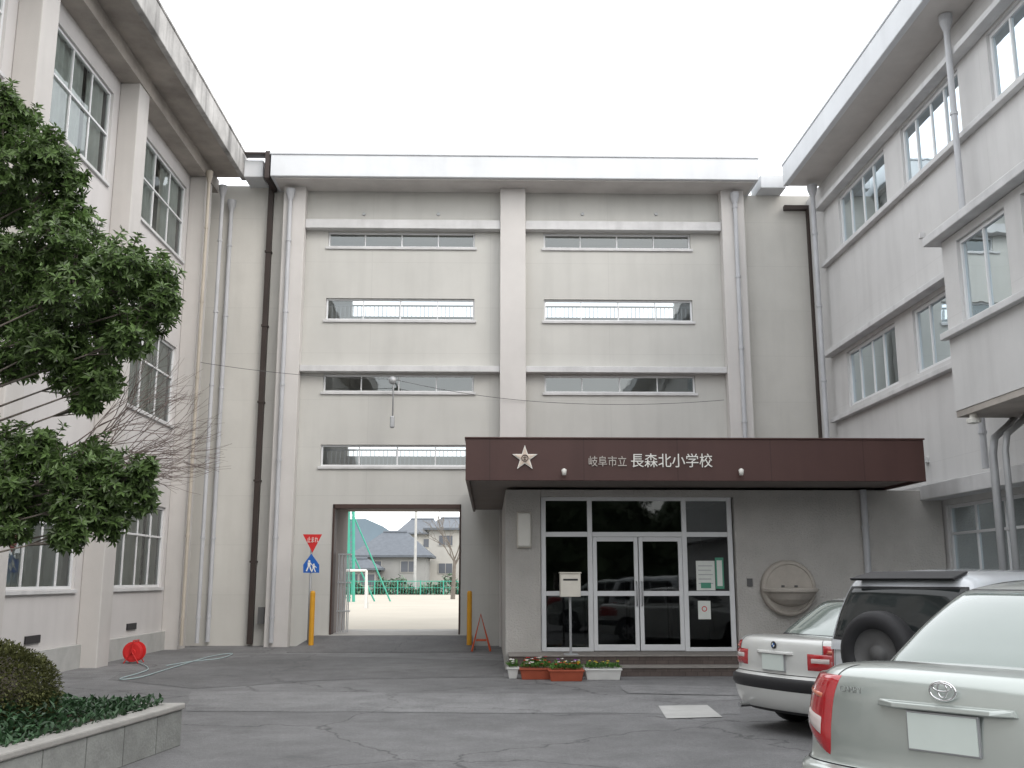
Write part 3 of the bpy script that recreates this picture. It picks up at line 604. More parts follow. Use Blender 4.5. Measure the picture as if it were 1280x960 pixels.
# ---------------------------------------------------------------- hose reel + hose
hx,hy=onZ(167,829); t=thing('hose_reel','red garden hose reel standing at the foot of the left wing','hose reel',(hx,hy,0))
m=MB(); m.lathe([(0,-.13),(.05,-.13),(.06,-.115),(.15,-.12),(.19,-.11),(.19,-.095),(.10,-.09),(.10,.09),(.19,.095),(.19,.12),(0,.12)],(hx,hy,.22),'y',28); m.build('drum',M['red'],t)
for s in (-.16,.16): m=MB(); m.tube([(hx-.14,hy+s,.01),(hx,hy+s,.23),(hx+.14,hy+s,.01)],.012,6); m.build('stand',M['red'],t)
m=MB(); m.tube([(hx,hy-.16,.23),(hx+.02,hy-.16,.43),(hx+.02,hy+.16,.43),(hx,hy+.16,.23)],.013,6); m.build('handle',M['red'],t)
pts=[onZ(*p) for p in ((170,828),(185,838),(150,850),(175,848),(215,836),(262,822),(290,818),(276,824),(240,828),(205,834))]
P=[]
for i in range(len(pts)-1):
    p0=pts[max(i-1,0)];p1=pts[i];p2=pts[i+1];p3=pts[min(i+2,len(pts)-1)]
    for k in range(8):
        s=k/8; P.append(Vector([.5*((2*p1[j])+(-p0[j]+p2[j])*s+(2*p0[j]-5*p1[j]+4*p2[j]-p3[j])*s*s+(-p0[j]+3*p1[j]-3*p2[j]+p3[j])*s**3) for j in (0,1)]+[.02]))
m=MB(); m.tube(P,.010,6); tag(centre(m.build('garden_hose',M['hose'],smooth=True)),'pale garden hose lying loose on the asphalt near the red reel','hose')
# ---------------------------------------------------------------- PLANTER BED (side wall runs slightly askew to the wing)
YW=10.45; ZT=.40
def xw(y): return -3.02+(y-YW)*.14
def slab(m,o0,o1,y0,y1,z0,z1): m.hexa([(xw(y0)+o0,y0,z0),(xw(y0)+o1,y0,z0),(xw(y1)+o1,y1,z0),(xw(y1)+o0,y1,z0),(xw(y0)+o0,y0,z1),(xw(y0)+o1,y0,z1),(xw(y1)+o1,y1,z1),(xw(y1)+o0,y1,z1)])
t=thing('retaining_wall','low pale panelled retaining wall with a concrete coping around the planting bed','wall',(xw(YW),YW,0))
m=MB(); slab(m,-.2,0,2,YW,-.02,ZT-.06); m.box(-7.55,xw(YW)-.24,YW-.2,YW,-.02,ZT-.06); m.build('wall',M['sclad'],t,bevel=.01)
m=MB(); slab(m,-.22,.02,2,YW+.02,ZT-.059,ZT); m.box(-7.55,xw(YW)-.26,YW-.20,YW+.02,ZT-.059,ZT); m.build('coping',M['conc'],t,bevel=.015)
m=MB(); nx,ny=24,40; gy=[2+j*(YW-.2-2)/ny for j in range(ny+1)]
for yv in gy:
    for i in range(nx+1):
        xv=-7.6+i*(xw(yv)-.19+7.6)/nx; m.v.append(Vector((xv,yv,ZT-.08+.05*math.sin(xv*2.3)*math.sin(yv*1.7)*(1-(i/nx)**6))))
for j in range(ny):
    for i in range(nx): a=j*(nx+1)+i; m.f.append((a,a+1,a+nx+2,a+nx+1))
struct(m,'planting_bed_ground',M['soil'],'dark soil of the planting bed')
m=MB()
for i in range(24000):
    yv=random.uniform(4.6,YW-.12); xv=random.uniform(-6.8,xw(yv)-.12)
    edge=min(1,(xw(yv)-.1-xv)/.35,(YW-.1-yv)/.3)
    h=(.08+.22*(.5+.5*math.sin(xv*3.1+1)*math.sin(yv*2.3)))*(.35+.65*edge)
    p=Vector((xv,yv,ZT-.06+h*random.random()**.5)); q=rv(); q.z=abs(q.z)*.8+.15
    leaf(m,p,q,random.uniform(.05,.10),random.uniform(.03,.045))
tag(m.build('ground_cover',M['leafG']),'low dark green leafy ground cover filling the planting bed','ground cover',kind='stuff')
sc=Vector((-4.25,8.9,.64)); t=thing('clipped_shrub','rounded olive-green clipped shrub at the left edge of the planting bed','shrub',(sc.x,sc.y,.33))
m=MB()
for i in range(26000):
    q=rv().normalized(); k=random.uniform(.80,1.0)*(1+.05*math.sin(q.x*9)*math.sin(q.y*8)); p=sc+Vector((q.x*.60*k,q.y*.60*k,q.z*.44*k)); 
    if p.z<.36: continue
    leaf(m,p,(q+rv()*1.1),random.uniform(.022,.042),.018)
m.build('foliage',M['leafO'],t)
m=MB(); m.lathe([(0,-.32),(.25,-.30),(.42,-.1),(.45,.06),(.36,.22),(.18,.31),(0,.33)],tuple(sc),'z',20); m.build('inner_twigs',M['bark'],t,smooth=True)
# ---------------------------------------------------------------- EVERGREEN TREE
tb=Vector((-5.5,8.6,.33)); ev=thing('evergreen_tree','leafy evergreen tree with whorled glossy leaves rising from the planting bed at left','tree',tuple(tb))
cl_=[]
def clump(px,py,r,Y): x,z=onY(px,py,Y); cl_.append((Vector((x,Y,z)),r*Y/FPX))
for c in ((8,140,26,8.3),(28,172,34,8.5),(60,200,28,8.2),(5,210,40,8.2),(78,232,26,8.4),(25,255,36,8.7),(85,270,26,8.5),(70,300,38,8.1),(112,322,38,8.6),(20,330,42,8.3),(150,338,34,8.2),(190,352,28,8.5),(90,366,40,8.0),(25,395,42,8.6),(140,388,36,8.7),(203,377,20,8.3),(62,432,36,8.2),(115,436,34,8.5),(160,425,26,8.1),(190,402,22,8.6),(92,474,24,8.4),(126,480,22,8.2),(20,455,28,8.5),(108,505,14,8.3),
          (15,570,30,8.4),(55,565,24,8.3),(85,592,26,8.1),(125,575,22,8.5),(147,607,26,8.3),(172,625,20,8.5),(100,630,30,8.2),(45,630,30,8.6),(135,652,22,8.4),(86,670,18,8.1),(8,612,28,8.2),(15,658,22,8.3),(178,592,12,8.3)): clump(*c)
for c in ((-60,190,50,8.8),(-100,260,70,8.4),(-160,340,70,8.9),(-80,350,65,9.2),(-220,430,60,8.6),(-110,440,65,8.2),(-50,290,50,9.2),(-60,560,55,8.4),(-150,600,60,8.8),(-90,130,45,8.5),(30,350,44,9.3),(-40,640,45,8.9)): clump(*c)
def rosette(m,p,out,sc=1):
    k=random.randint(5,8); a0=random.random()*6; s1=out.orthogonal().normalized(); s2=out.cross(s1)
    for j in range(k):
        a=a0+j*2*PI/k; dd=(s1*math.cos(a)+s2*math.sin(a))+out*random.uniform(.1,.9)+Vector((0,0,-.12))
        leaf(m,p,dd,random.uniform(.05,.095)*sc,random.uniform(.022,.034),up=out)
m=MB(); tw=MB()
for (c,r) in cl_:
    n_=int(45+1900*r*r)
    for i in range(n_):
        q=rv(); q=q*(q.length**-.25); p=c+Vector((q.x*r*1.08,q.y*r*1.2,q.z*r*.84)); 
        rosette(m,p,(q.normalized()+Vector((0,0,.6))+rv()*.6).normalized())
    for i in range(13):
        d=(rv()+Vector((0,0,.3))).normalized(); a=c+d*r*.75; b=c+d*r*random.uniform(1.1,1.45)+Vector((0,0,.04)); tw.tube([c+d*r*.3,a,b],[.006,.004,.002],4,cap=False)
        for s in (0,.35,.7,1): rosette(m,a.lerp(b,s),(d+Vector((0,0,.5))).normalized(),.9)
m.build('crown',M['leafD'],ev)
trunk=[tb,tb+Vector((.08,0,.9)),tb+Vector((-.02,.05,1.9)),tb+Vector((.12,0,3.0)),tb+Vector((.1,-.05,4.2)),tb+Vector((.2,0,5.2))]
m=MB(); m.tube(trunk,[.14,.12,.10,.075,.055,.03],10); m.build('trunk',M['bark'],ev,smooth=True)
m=MB()
for (c,r) in cl_:
    h=max(.9,min(4.8,(c.z-tb.z)*.86-.1)); base=tb+Vector((.08,0,h))
    mid=base.lerp(c,.5)+Vector((random.uniform(-.1,.1),random.uniform(-.1,.1),-.08)); m.tube([base,base.lerp(mid,.5)+Vector((0,0,-.04)),mid,c],[.024,.018,.011,.005],6)
    for k in range(6):
        q=rv()*r*.9; m.tube([c.lerp(mid,.3),c+q],[.006,.003],4)
o0=len(m.v); m.v+=tw.v; m.f+=[tuple(o0+i for i in f) for f in tw.f]
m.build('limbs',M['bark'],ev,smooth=True)
bt=Vector((-6.5,12.2,.0)); t=thing('bare_tree','small leafless tree with fine grey-brown twigs behind the evergreen','tree',tuple(bt))
m=MB(); m.tube([bt,bt+Vector((.1,0,1.2)),bt+Vector((.2,0,2.7))],[.08,.07,.05],8); m.build('trunk',M['bark'],t,smooth=True)
m=MB()
def grow(p,d,L,r,k,bias=Vector((.1,0,.12))):
    q=p+d*L; mid=p.lerp(q,.5)+rv()*L*.08; m.tube([p,mid,q],[r,r*.8,r*.6],5,cap=False)
    if k==0: return
    for i in range(random.choice((2,3,3))):
        nd=(d+rv()*.7+bias).normalized(); grow(q if i else p.lerp(q,.85),nd,L*random.uniform(.62,.80),r*.6,k-1,bias)
for i in range(6):
    a=-.5+i*.25; grow(bt+Vector((.18,0,2.1+i*.12)),Vector((math.cos(a)*.95,math.sin(a)*.6,.35)).normalized(),1.15,.02,4,Vector((.15,0,.08)))
m.build('branches',M['twig'],t)
# ---------------------------------------------------------------- BEYOND THE PASSAGE
def house(x0,x1,Y,dep,ze,zr_,wm,label,hip=.35):
    t=thing('house',label,'house',((x0+x1)/2,Y,0)); m=MB(); m.box(x0,x1,Y,Y+dep,0,ze); m.build('wall',M[wm],t)
    e=.6; a,b,c,d=x0-e,x1+e,Y-e,Y+dep+e; hx=(b-a)*hip; ym=(c+d)/2
    m=MB(); m.add([(a,c,ze),(b,c,ze),(b,d,ze),(a,d,ze),(a+hx,ym,zr_),(b-hx,ym,zr_),(a,c,ze-.2),(b,c,ze-.2),(b,d,ze-.2),(a,d,ze-.2)],[(0,1,5,4),(1,2,5),(2,3,4,5),(3,0,4),(0,6,7,1),(1,7,8,2),(2,8,9,3),(3,9,6,0),(6,9,8,7)]); rf=m.build('roof',M['roofT'],t)
    m=MB(); m.tube([(a+hx,ym,zr_),(b-hx,ym,zr_)],.16,6); m.build('ridge',M['roofT'],rf)
    n=max(2,int((x1-x0)/2.6))
    for i in range(n):
        xx=x0+(x1-x0)*(i+.5)/n
        for z in ([ze-1.6] if ze<5 else [ze-1.8,ze-4.6]):
            m=MB(); m.box(xx-.75,xx+.75,Y-.08,Y-.002,z,z+1.1); w=m.build('window',M['hwall'],t); m=MB(); m.box(xx-.68,xx-.03,Y-.1,Y-.081,z+.06,z+1.04); m.box(xx+.03,xx+.68,Y-.1,Y-.081,z+.06,z+1.04); m.build('pane',M['hwin'],w)
    return t
hx_=onY
house(hx_(446,700,96)[0],hx_(532,700,96)[0],96,7,hx_(500,694,96)[1],hx_(500,663,96)[1],'hwall2','low grey house with dark tiled hip roof seen through the passage')
house(hx_(428,700,93.5)[0],hx_(470,700,93.5)[0],93.5,1.8,hx_(500,710,93.5)[1],hx_(500,698,93.5)[1],'hwall2','low lean-to with dark roof left of the grey house beyond the playground')
house(hx_(536,700,104)[0],hx_(620,700,104)[0],104,8,hx_(500,660,104)[1],hx_(500,645,104)[1],'hwall','pale two-storey house with dark roof at the right of the passage view',.2)
house(hx_(500,700,126)[0],hx_(548,700,126)[0],126,10,hx_(500,666,126)[1],hx_(500,646,126)[1],'hwall','taller house with bluish roof farther back in the passage view',.25)
t=thing('perimeter_fence','low green mesh fence along the far side of the playground','fence',(-9,90,.27))
for i in range(16):
    x=-24+i*2; m=MB(); m.box(x-.05,x+.05,90,90.1,.27,1.5); m.build('post',M['netg'],t)
m=MB()
for i in range(120): x=-24+i*.25; m.box(x-.012,x+.012,90.02,90.05,.35,1.4)
m.box(-24,6,90.01,90.06,1.4,1.46); m.box(-24,6,90.01,90.06,.85,.89); m.build('mesh_panel',M['netg'],t)
m=MB()
for i in range(5000):
    xq=random.uniform(-24,6); p=Vector((xq,91+random.uniform(-.5,.5),.27+random.random()**1.3*(1.0+.5*math.sin(xq*1.3)+.3*math.sin(xq*3.1)))); leaf(m,p,rv(),.4,.25)
tag(centre(m.build('hedge',M['leafH'])),'uneven low hedge behind the far playground fence','hedge')
gY=62
def gp(px,py): x,z=onY(px,py,gY); return Vector((x,gY,z))
t=thing('ball_net','tall green ball-stop net with slanted stays on the far side of the playground','net',(gp(436,740).x,gY,.27))
for (a,b) in (((434,630),(436,752)),((440,630),(442,752))):
    m=MB(); A=gp(*a);B=gp(*b); m.tube([(B.x,gY,.27),(A.x,gY,9)],.09,8); m.build('post',M['netg'],t)
for (a,b) in (((440,640),(486,750)),((440,690),(466,750))):
    m=MB(); m.tube([gp(*a),(gp(*b).x,gY+1,.27)],.05,6); m.build('stay',M['netg'],t)
m=MB(); xa_,xb_=gp(410,700).x,gp(440,700).x
for i in range(40): z=.5+i*.2; m.box(xa_,xb_,gY+.1,gY+.11,z,z+.03)
for i in range(20): x=xa_+i*.075; m.box(x,x+.012,gY+.112,gY+.12,.4,8.4)
m.build('netting',M['netg'],t)
gY2=48; a=onY(431,716,gY2); b=onY(457,755,gY2)
t=thing('goal','white metal goal frame standing on the sandy playground','goal',(b[0],gY2,.27))
for x in (a[0]-1.0,b[0]): m=MB(); m.tube([(x,gY2,.27),(x,gY2,2.0)],.06,8); m.build('post',M['wplastic'],t)
m=MB(); m.tube([(a[0]-1.0,gY2,2.0),(b[0],gY2,2.0)],.06,8); m.tube([(b[0],gY2,2.0),(b[0],gY2+1,.27)],.04,8); m.build('crossbar',M['wplastic'],t)
bt=Vector((onY(566,745,70)[0],70,.27)); t=thing('bare_tree','tall leafless tree on the far side of the playground','tree',tuple(bt))
m=MB(); m.tube([bt,bt+Vector((.1,0,2.6))],[.16,.1],8); m.build('trunk',M['bark'],t)
m=MB()
for i in range(6):
    a=i*1.05; grow(bt+Vector((.1,0,2.2+i*.1)),Vector((math.cos(a)*.6,math.sin(a)*.5,.9)).normalized(),1.3,.05,4)
m.build('branches',M['bark'],t)
x,_=onY(519,700,93); t=thing('utility_pole','tall pale utility pole beyond the playground','pole',(x,93,0)); m=MB(); m.tube([(x,93,0),(x,93,9)],[.15,.10],10); m.build('shaft',M['pale'],t); m=MB(); m.box(x-.8,x+.8,92.9,93.0,7.9,8.0); m.build('crossarm',M['metal'],t)
m=MB(); n=60
for i in range(n+1):
    x=-600+i*20; h=38+22*math.sin(i*.31+1)+10*math.sin(i*.9); m.v+= [Vector((x,1100,-1)),Vector((x,1150,max(8,h)))]
for i in range(n): m.f.append((2*i,2*i+2,2*i+3,2*i+1))
struct(m,'hills',M['hill'],'hazy low hills on the horizon')
# dense tree belt across the street behind the viewer (seen mirrored in the entrance glass)
m=MB(); cols_=64; rows_=10
def bh(x): return 8.5+1.6*math.sin(x*.35)+1.0*math.sin(x*.9+1)+.5*math.sin(x*2.1)
for j in range(rows_+1):
    for i in range(cols_+1):
        x=-34+i*68/cols_; zz=bh(x)*j/rows_; m.v.append(Vector((x,-30-1.2*math.sin(x*1.3+j)*math.sin(j*.9)-3*(j/rows_)**3,zz)))
for j in range(rows_):
    for i in range(cols_): a=j*(cols_+1)+i; m.f.append((a,a+1,a+cols_+2,a+cols_+1))
for i in range(9000):
    x=random.uniform(-34,34); zz=bh(x)*random.random()**.7*1.04; leaf(m,Vector((x,-29+random.uniform(-2.5,.6),zz)),rv(),random.uniform(.35,.6),.35)
tag(m.build('tree_belt',M['leafW']),'dark belt of trees across the street behind the viewpoint','trees',kind='stuff')
# ---------------------------------------------------------------- CARS
def crv(a,b,c,d,t): return .5*((2*b)+(-a+c)*t+(2*a-5*b+4*c-d)*t*t+(-a+3*b-3*c+d)*t**3)
def crl(lst,t):
    n=len(lst)-1; t=max(0,min(n,t)); i=min(int(t),n-1); f=t-i
    g=lambda k: lst[max(0,min(n,k))]
    return [crv(g(i-1)[j],g(i)[j],g(i+1)[j],g(i+2)[j],f) for j in range(len(lst[0]))]
def sst(a,b,x): t=max(0,min(1,(x-a)/(b-a))); return t*t*(3-2*t)
PLB=[(0,'r',0),(.3,'r',.010),(.6,'r',.045),(.8,'r',.105),(.9,'r',.18),(.96,'r',.30),(.99,'r',.48),(1,'r',.78),(1,'m',.3),(1,'m',.4),(1,'m',.5),(1,'m',.6),(1,'m',.7),(1,'f',.75),(.98,'f',.45),(.93,'f',.26),(.8,'f',.12),(.5,'f',.03),(0,'f',0)]
PLG=[(0,'r',0),(.4,'r',.01),(.7,'r',.04),(.87,'r',.09),(.95,'r',.17),(.99,'r',.3),(1,'m',.25),(1,'m',.4),(1,'m',.5),(1,'m',.6),(1,'m',.75),(.99,'f',.35),(.95,'f',.2),(.85,'f',.11),(.6,'f',.04),(0,'f',0)]
class Surf:
    def __init__(s,lv,plan,L,wheels=None,ra=.36,zc=.31): s.lv=lv; s.pl=plan; s.L=L; s.wh=wheels or []; s.ra=ra; s.zc=zc
    def pt(s,p,q):
        W,Rr,Fr,zr,zm,zf=crl(s.lv,q); sg=-1 if p<0 else 1; p=abs(p)
        pts=[(c[0],Rr+c[2] if c[1]=='r' else Fr-c[2] if c[1]=='f' else Rr+(Fr-Rr)*c[2]) for c in s.pl]
        fx,y=crl(pts,p); fx=max(0,fx); L=s.L
        z=zr+(zm-zr)*sst(.35,1.2,y); z=z+(zf-zm)*sst(L-1.9,L-.3,y)
        for wy in s.wh:
            dy=y-wy
            if abs(dy)<s.ra: z=max(z,s.zc+math.sqrt(s.ra**2-dy*dy))
        return Vector((sg*fx*W,y,z))
    def nrm(s,p,q):
        e=.02; a=s.pt(p+e,q)-s.pt(p-e,q); b=s.pt(p,q+e)-s.pt(p,q-e); n=a.cross(b)
        if n.length<1e-9: return Vector((0,0,1))
        n.normalize(); c=s.pt(p,q)-Vector((0,s.L/2,.5))
        return n if n.dot(c)>0 else -n
    def shell(s,mb,sp=5,sq=4):
        n=len(s.pl)-1; nq=len(s.lv)-1; ps=[-n+i/sp for i in range(2*n*sp)]
        o=len(mb.v); K=len(ps)
        for j in range(nq*sq+1):
            for p in ps: mb.v.append(s.pt(p,j/sq))
        for j in range(nq*sq):
            for i in range(K): a=o+j*K+i; b=o+j*K+(i+1)%K; mb.f.append((a,b,b+K,a+K))
    def patch(s,mb,p0,p1,q0,q1,off=.006,n=14,k=6,q0b=None,q1b=None):
        q0b=q0 if q0b is None else q0b; q1b=q1 if q1b is None else q1b
        o=len(mb.v)
        for j in range(k+1):
            for i in range(n+1):
                t=i/n; qa=q0+(q0b-q0)*t; qb=q1+(q1b-q1)*t; p=p0+(p1-p0)*t; q=qa+(qb-qa)*j/k
                edge=(i in(0,n)) or (j in (0,k)); mb.v.append(s.pt(p,q)+s.nrm(p,q)*(0.0005 if edge else off))
        for j in range(k):
            for i in range(n): a=o+j*(n+1)+i; mb.f.append((a,a+1,a+n+2,a+n+1))
M['cGlass']=mat('car_glass',(.02,.024,.024),.04,.05,1,0,spec=.45,obj=True)
M['cGlassL']=mat('sky_tinted_rear_glass',(.19,.235,.215),.06,.08,1,0,spec=.8,coat=1,metal=.2,obj=True)  # pale base colour stands in for sky reflected in the glass
M['lensR']=mat('red_lens',(.42,.012,.018),.12,.15,30,0,spec=.6,coat=1,obj=True)
M['lensO']=mat('orange_lens',(.60,.16,.09),.15,.1,30,0,spec=.6,coat=1,obj=True)
M['lensW']=mat('clear_lens',(.66,.58,.56),.12,.1,30,0,spec=.6,coat=1,obj=True)
M['chrome']=mat('chrome',(.75,.76,.77),.12,.03,5,0,metal=1,obj=True)
M['badge']=mat('dull_badge_metal',(.42,.44,.43),.3,.03,5,0,metal=.6,obj=True)
M['alloy']=mat('alloy_wheel',(.50,.51,.53),.3,.06,5,0,metal=.7,obj=True)
M['plate']=mat('blank_white_plate',(.66,.73,.69),.5,.04,5,0,obj=True)
def paint(name,c,metal=0): return mat(name,c,.28,.04,2,0,metal=metal,coat=1,obj=True,spec=.5)
def ell(mb,c,rx,rz,r,n=28):
    mb.tube([(c[0]+rx*math.cos(2*PI*i/n),c[1],c[2]+rz*math.sin(2*PI*i/n)) for i in range(n+1)],r,6,cap=False)
def car(name,label,x,y,theta,spec,sc):
    L=spec['L']; t=thing(name,label,'car',(x,y,0),'cars parked in a slanted row at the right'); OFF[t.name]=Vector(); t.rotation_euler=(0,0,-R(theta)); t.scale=(sc,)*3
    pm=spec['paint']; hw=spec['hw']
    B=Surf(spec['body'],PLB,L,spec['wheels'],spec['ra'],spec['zc']); G=Surf(spec['gh'],PLG,L)
    m=MB(); B.shell(m); body=m.build('body',pm,t,smooth=True)
    m=MB(); G.shell(m); m.build('cabin',pm,t,smooth=True)
    m=MB(); g=spec['rg']; G.patch(m,-g[0]-.12,g[0]+.12,g[1]-.1,g[2]+.1,.004,48,10); m.build('rear_window_seal',M['blackp'],t,smooth=True)
    m=MB(); G.patch(m,-g[0],g[0],g[1],g[2],.010,48,10); m.build('rear_window',M[spec['glass']],t,smooth=True)
    m=MB(); G.patch(m,12.2,15,1.0,3.6,.006,10,8); G.patch(m,-15,-12.2,1.0,3.6,.006,10,8); m.build('windscreen',M['cGlass'],t,smooth=True)
    sg=spec['sg']
    for s in (-1,1):
        for (a,b) in sg['spans']:
            m=MB(); G.patch(m,s*a,s*b,sg['q'][0],sg['q'][1],.010,24,8); m.build('side_window',M['cGlass'],t,smooth=True)
    r=spec['r']
    for wy in spec['wheels']:
        for s in (-1,1):
            xo=s*(hw-.02); m=MB(); xi=s*(hw-.23)
            m.lathe([(r*.62,xi),(r*.93,xi),(r,xi+s*.03),(r,xo-s*.03),(r*.94,xo),(r*.66,xo),(r*.62,xo-s*.01)],(0,wy,r),'x',32); w=m.build('wheel',M['black'],t,smooth=True)
            m=MB(); m.lathe([(r*.65,xo-s*.015),(r*.6,xo-s*.02),(r*.57,xo-s*.07)],(0,wy,r),'x',32)
            for k in range(7):
                a=k*2*PI/7; c,d=math.cos(a),math.sin(a); c2,d2=-d,c; x0=xo-s*.02; x1=xo-s*.05
                q=[(x0,wy+c*.03+c2*.03,r+d*.03+d2*.03),(x0,wy+c*.03-c2*.03,r+d*.03-d2*.03),(x0,wy+c*r*.61-c2*.022,r+d*r*.61-d2*.022),(x0,wy+c*r*.61+c2*.022,r+d*r*.61+d2*.022)]
                q2=[(x1,)+p[1:] for p in q]; m.hexa(q+q2)
            m.lathe([(.05,xo-s*.045),(.05,xo-s*.012),(0,xo-s*.01)],(0,wy,r),'x',14); m.build('rim',M['alloy'],w)
            m=MB(); m.lathe([(r*.55,xo-s*.1),(0,xo-s*.1)],(0,wy,r),'x',20); m.build('brake',M['darkfr'],w)
    for s in (-1,1):
        m=MB(); yy=L-spec['my']; m.lathe([(0,0),(.05,.01),(.085,.05),(.09,.10),(.06,.16),(0,.18)],(s*(hw+.0),yy,spec['mz']),'z',14); m.build('wing_mirror',pm,t,smooth=True)
    for s in (-1,1):
        for p in spec['doors']: m=MB(); B.patch(m,s*p,s*(p+.02),2.6,8.2,.0015,2,16); m.build('shut_line',M['blackp'],body)
        m=MB(); B.patch(m,s*spec['trunkp'],s*(spec['trunkp']+.04),spec['trunkq'][0],spec['trunkq'][1],.003,2,30); m.build('shut_line',M['blackp'],body)
    m=MB(); B.patch(m,-6.2,6.2,spec['bq'],spec['bq']+.10,.006,120,2); m.build('shut_line',M['blackp'],body)
    for s in (-1,1):
        m=MB(); B.patch(m,s*14.6,s*16.6,5.6,7.4,.008,10,5); m.build('headlight',M['lensW'],t,smooth=True)
    m=MB(); B.patch(m,17.0,18,5.7,7.0,.008,8,5); B.patch(m,-17.0,-18,5.7,7.0,.008,8,5); m.build('grille',M['blackp'],t)
    return t,B,G,body
def plate(t,y,z):
    m=MB(); m.box(-.172,.172,y-.008,y+.01,z-.09,z+.09); b=m.build('plate_holder',M['alloy'],t,bevel=.004)
    m=MB(); m.box(-.163,.163,y-.014,y-.009,z-.0805,z+.0805); m.build('number_plate',M['plate'],b)
def handle_bar(t,y,z,w,pm):
    m=MB(); m.hexa([(-w,y+.03,z-.02),(w,y+.03,z-.02),(w,y+.06,z-.02),(-w,y+.06,z-.02),(-w*.96,y+.03,z+.012),(w*.96,y+.03,z+.012),(w*.96,y+.06,z+.012),(-w*.96,y+.06,z+.012)])
    m.hexa([(-w*.7,y-.012,z-.018),(w*.7,y-.012,z-.018),(w*.98,y+.031,z-.019),(-w*.98,y+.031,z-.019),(-w*.7,y-.006,z+.006),(w*.7,y-.006,z+.006),(w*.95,y+.031,z+.011),(-w*.95,y+.031,z+.011)]); m.build('boot_garnish',pm,t,bevel=.006)
L=4.8
sedS=dict(L=L,paint=paint('pale_silver_metallic_paint',(.43,.47,.445),.45),hw=.885,r=.325,ra=.375,zc=.32,wheels=[1.05,3.78],
 body=[(0,.5,L-.5,.22,.2,.2),(.78,.16,L-.14,.20,.18,.20),(.87,.03,L-.05,.28,.22,.26),(.905,-.03,L-.0,.42,.40,.42),(.91,-.035,L-.0,.56,.56,.52),(.895,.035,L-.05,.605,.63,.56),(.885,.055,L-.10,.78,.78,.66),(.862,.08,L-.2,.93,.90,.72),(.81,.125,L-.30,1.025,.955,.78),(.70,.21,L-.42,1.065,.975,.83),(.46,.36,L-.6,1.085,.985,.88),(0,.5,L-.8,1.092,.99,.92)],
 gh=[(.79,.66,L-1.05,.95,.96,.97),(.765,.80,L-1.2,1.06,1.05,1.05),(.69,1.08,L-1.6,1.23,1.24,1.24),(.61,1.38,L-1.95,1.385,1.40,1.40),(.55,1.62,L-2.2,1.445,1.455,1.455),(.43,1.85,L-2.4,1.485,1.485,1.485),(.2,2.0,L-2.5,1.497,1.497,1.497),(0,2.1,L-2.6,1.50,1.50,1.50)],
 rg=(3.1,.85,3.4),glass='cGlassL',sg=dict(q=(.95,3.3),spans=[(5.4,6.2),(6.3,8.0),(8.15,10.6)]),my=1.75,mz=1.0,doors=[8.15,10.0,12.0],trunkp=2.6,trunkq=(5.2,8.9),bq=4.75)
t,B,G,body=car('parked_car','pale silver-green sedan nearest the camera at the lower right',2.19,5.10,50,sedS,1.07)
for s in (-1,1):
    m=MB(); B.patch(m,s*2.45,s*6.6,5.15,7.8,.022,26,12,q0b=6.7,q1b=7.75); tl=m.build('tail_light',M['lensR'],t,smooth=True)
    m=MB(); B.patch(m,s*2.6,s*4.1,5.5,6.2,.027,8,5,q0b=6.0,q1b=6.45); m.build('reversing_lens',M['lensW'],tl,smooth=True)
    m=MB(); B.patch(m,s*2.65,s*4.9,6.6,6.95,.027,10,3,q0b=6.85,q1b=7.1); m.build('lens_band',M['lensO'],tl,smooth=True)
plate(t,.048,.80); handle_bar(t,.03,.915,.33,sedS['paint'])
m=MB(); ell(m,(0,.075,.985),.062,.042,.006); ell(m,(0,.072,.99),.022,.034,.005); ell(m,(0,.071,1.002),.044,.018,.005); m.build('emblem',M['chrome'],t,smooth=True)
o=text('CAMRY',.042,M['badge'],'model_badge',.002); o.data.transform(Matrix.Translation((-.55,.105,.94))@Matrix.Rotation(R(-11),4,'Z')); o.parent=t; OFF[o.name]=Vector()
L=4.47
sedW=dict(L=L,paint=paint('white_paint',(.60,.61,.59),0),hw=.86,r=.32,ra=.37,zc=.315,wheels=[.98,3.70],
 body=[(0,.5,L-.5,.22,.2,.2),(.76,.16,L-.14,.22,.2,.20),(.83,.05,L-.05,.28,.22,.26),(.862,.0,L-.0,.42,.40,.42),(.868,.0,L-.0,.58,.56,.52),(.865,.05,L-.05,.62,.63,.56),(.86,.055,L-.10,.76,.78,.64),(.85,.065,L-.18,.88,.88,.70),(.82,.09,L-.26,.955,.93,.76),(.74,.16,L-.38,.99,.955,.80),(.5,.34,L-.6,1.005,.965,.86),(0,.5,L-.8,1.01,.97,.90)],
 gh=[(.77,.62,L-1.25,.92,.95,.95),(.745,.74,L-1.4,1.0,1.02,1.02),(.68,.98,L-1.75,1.17,1.18,1.18),(.60,1.22,L-2.05,1.32,1.33,1.33),(.555,1.42,L-2.25,1.37,1.375,1.375),(.45,1.6,L-2.4,1.40,1.40,1.40),(.2,1.8,L-2.5,1.412,1.412,1.412),(0,1.9,L-2.6,1.415,1.415,1.415)],
 rg=(3.1,.85,3.4),glass='cGlassL',sg=dict(q=(.95,3.3),spans=[(5.4,6.2),(6.3,8.0),(8.15,10.4)]),my=1.9,mz=.96,doors=[8.1,10.0,12.0],trunkp=2.6,trunkq=(5.2,9.0),bq=4.95)
t,B,G,body=car('parked_car','white sedan with square red tail lights, farthest of the three cars',2.97,10.95,64,sedW,1.0)
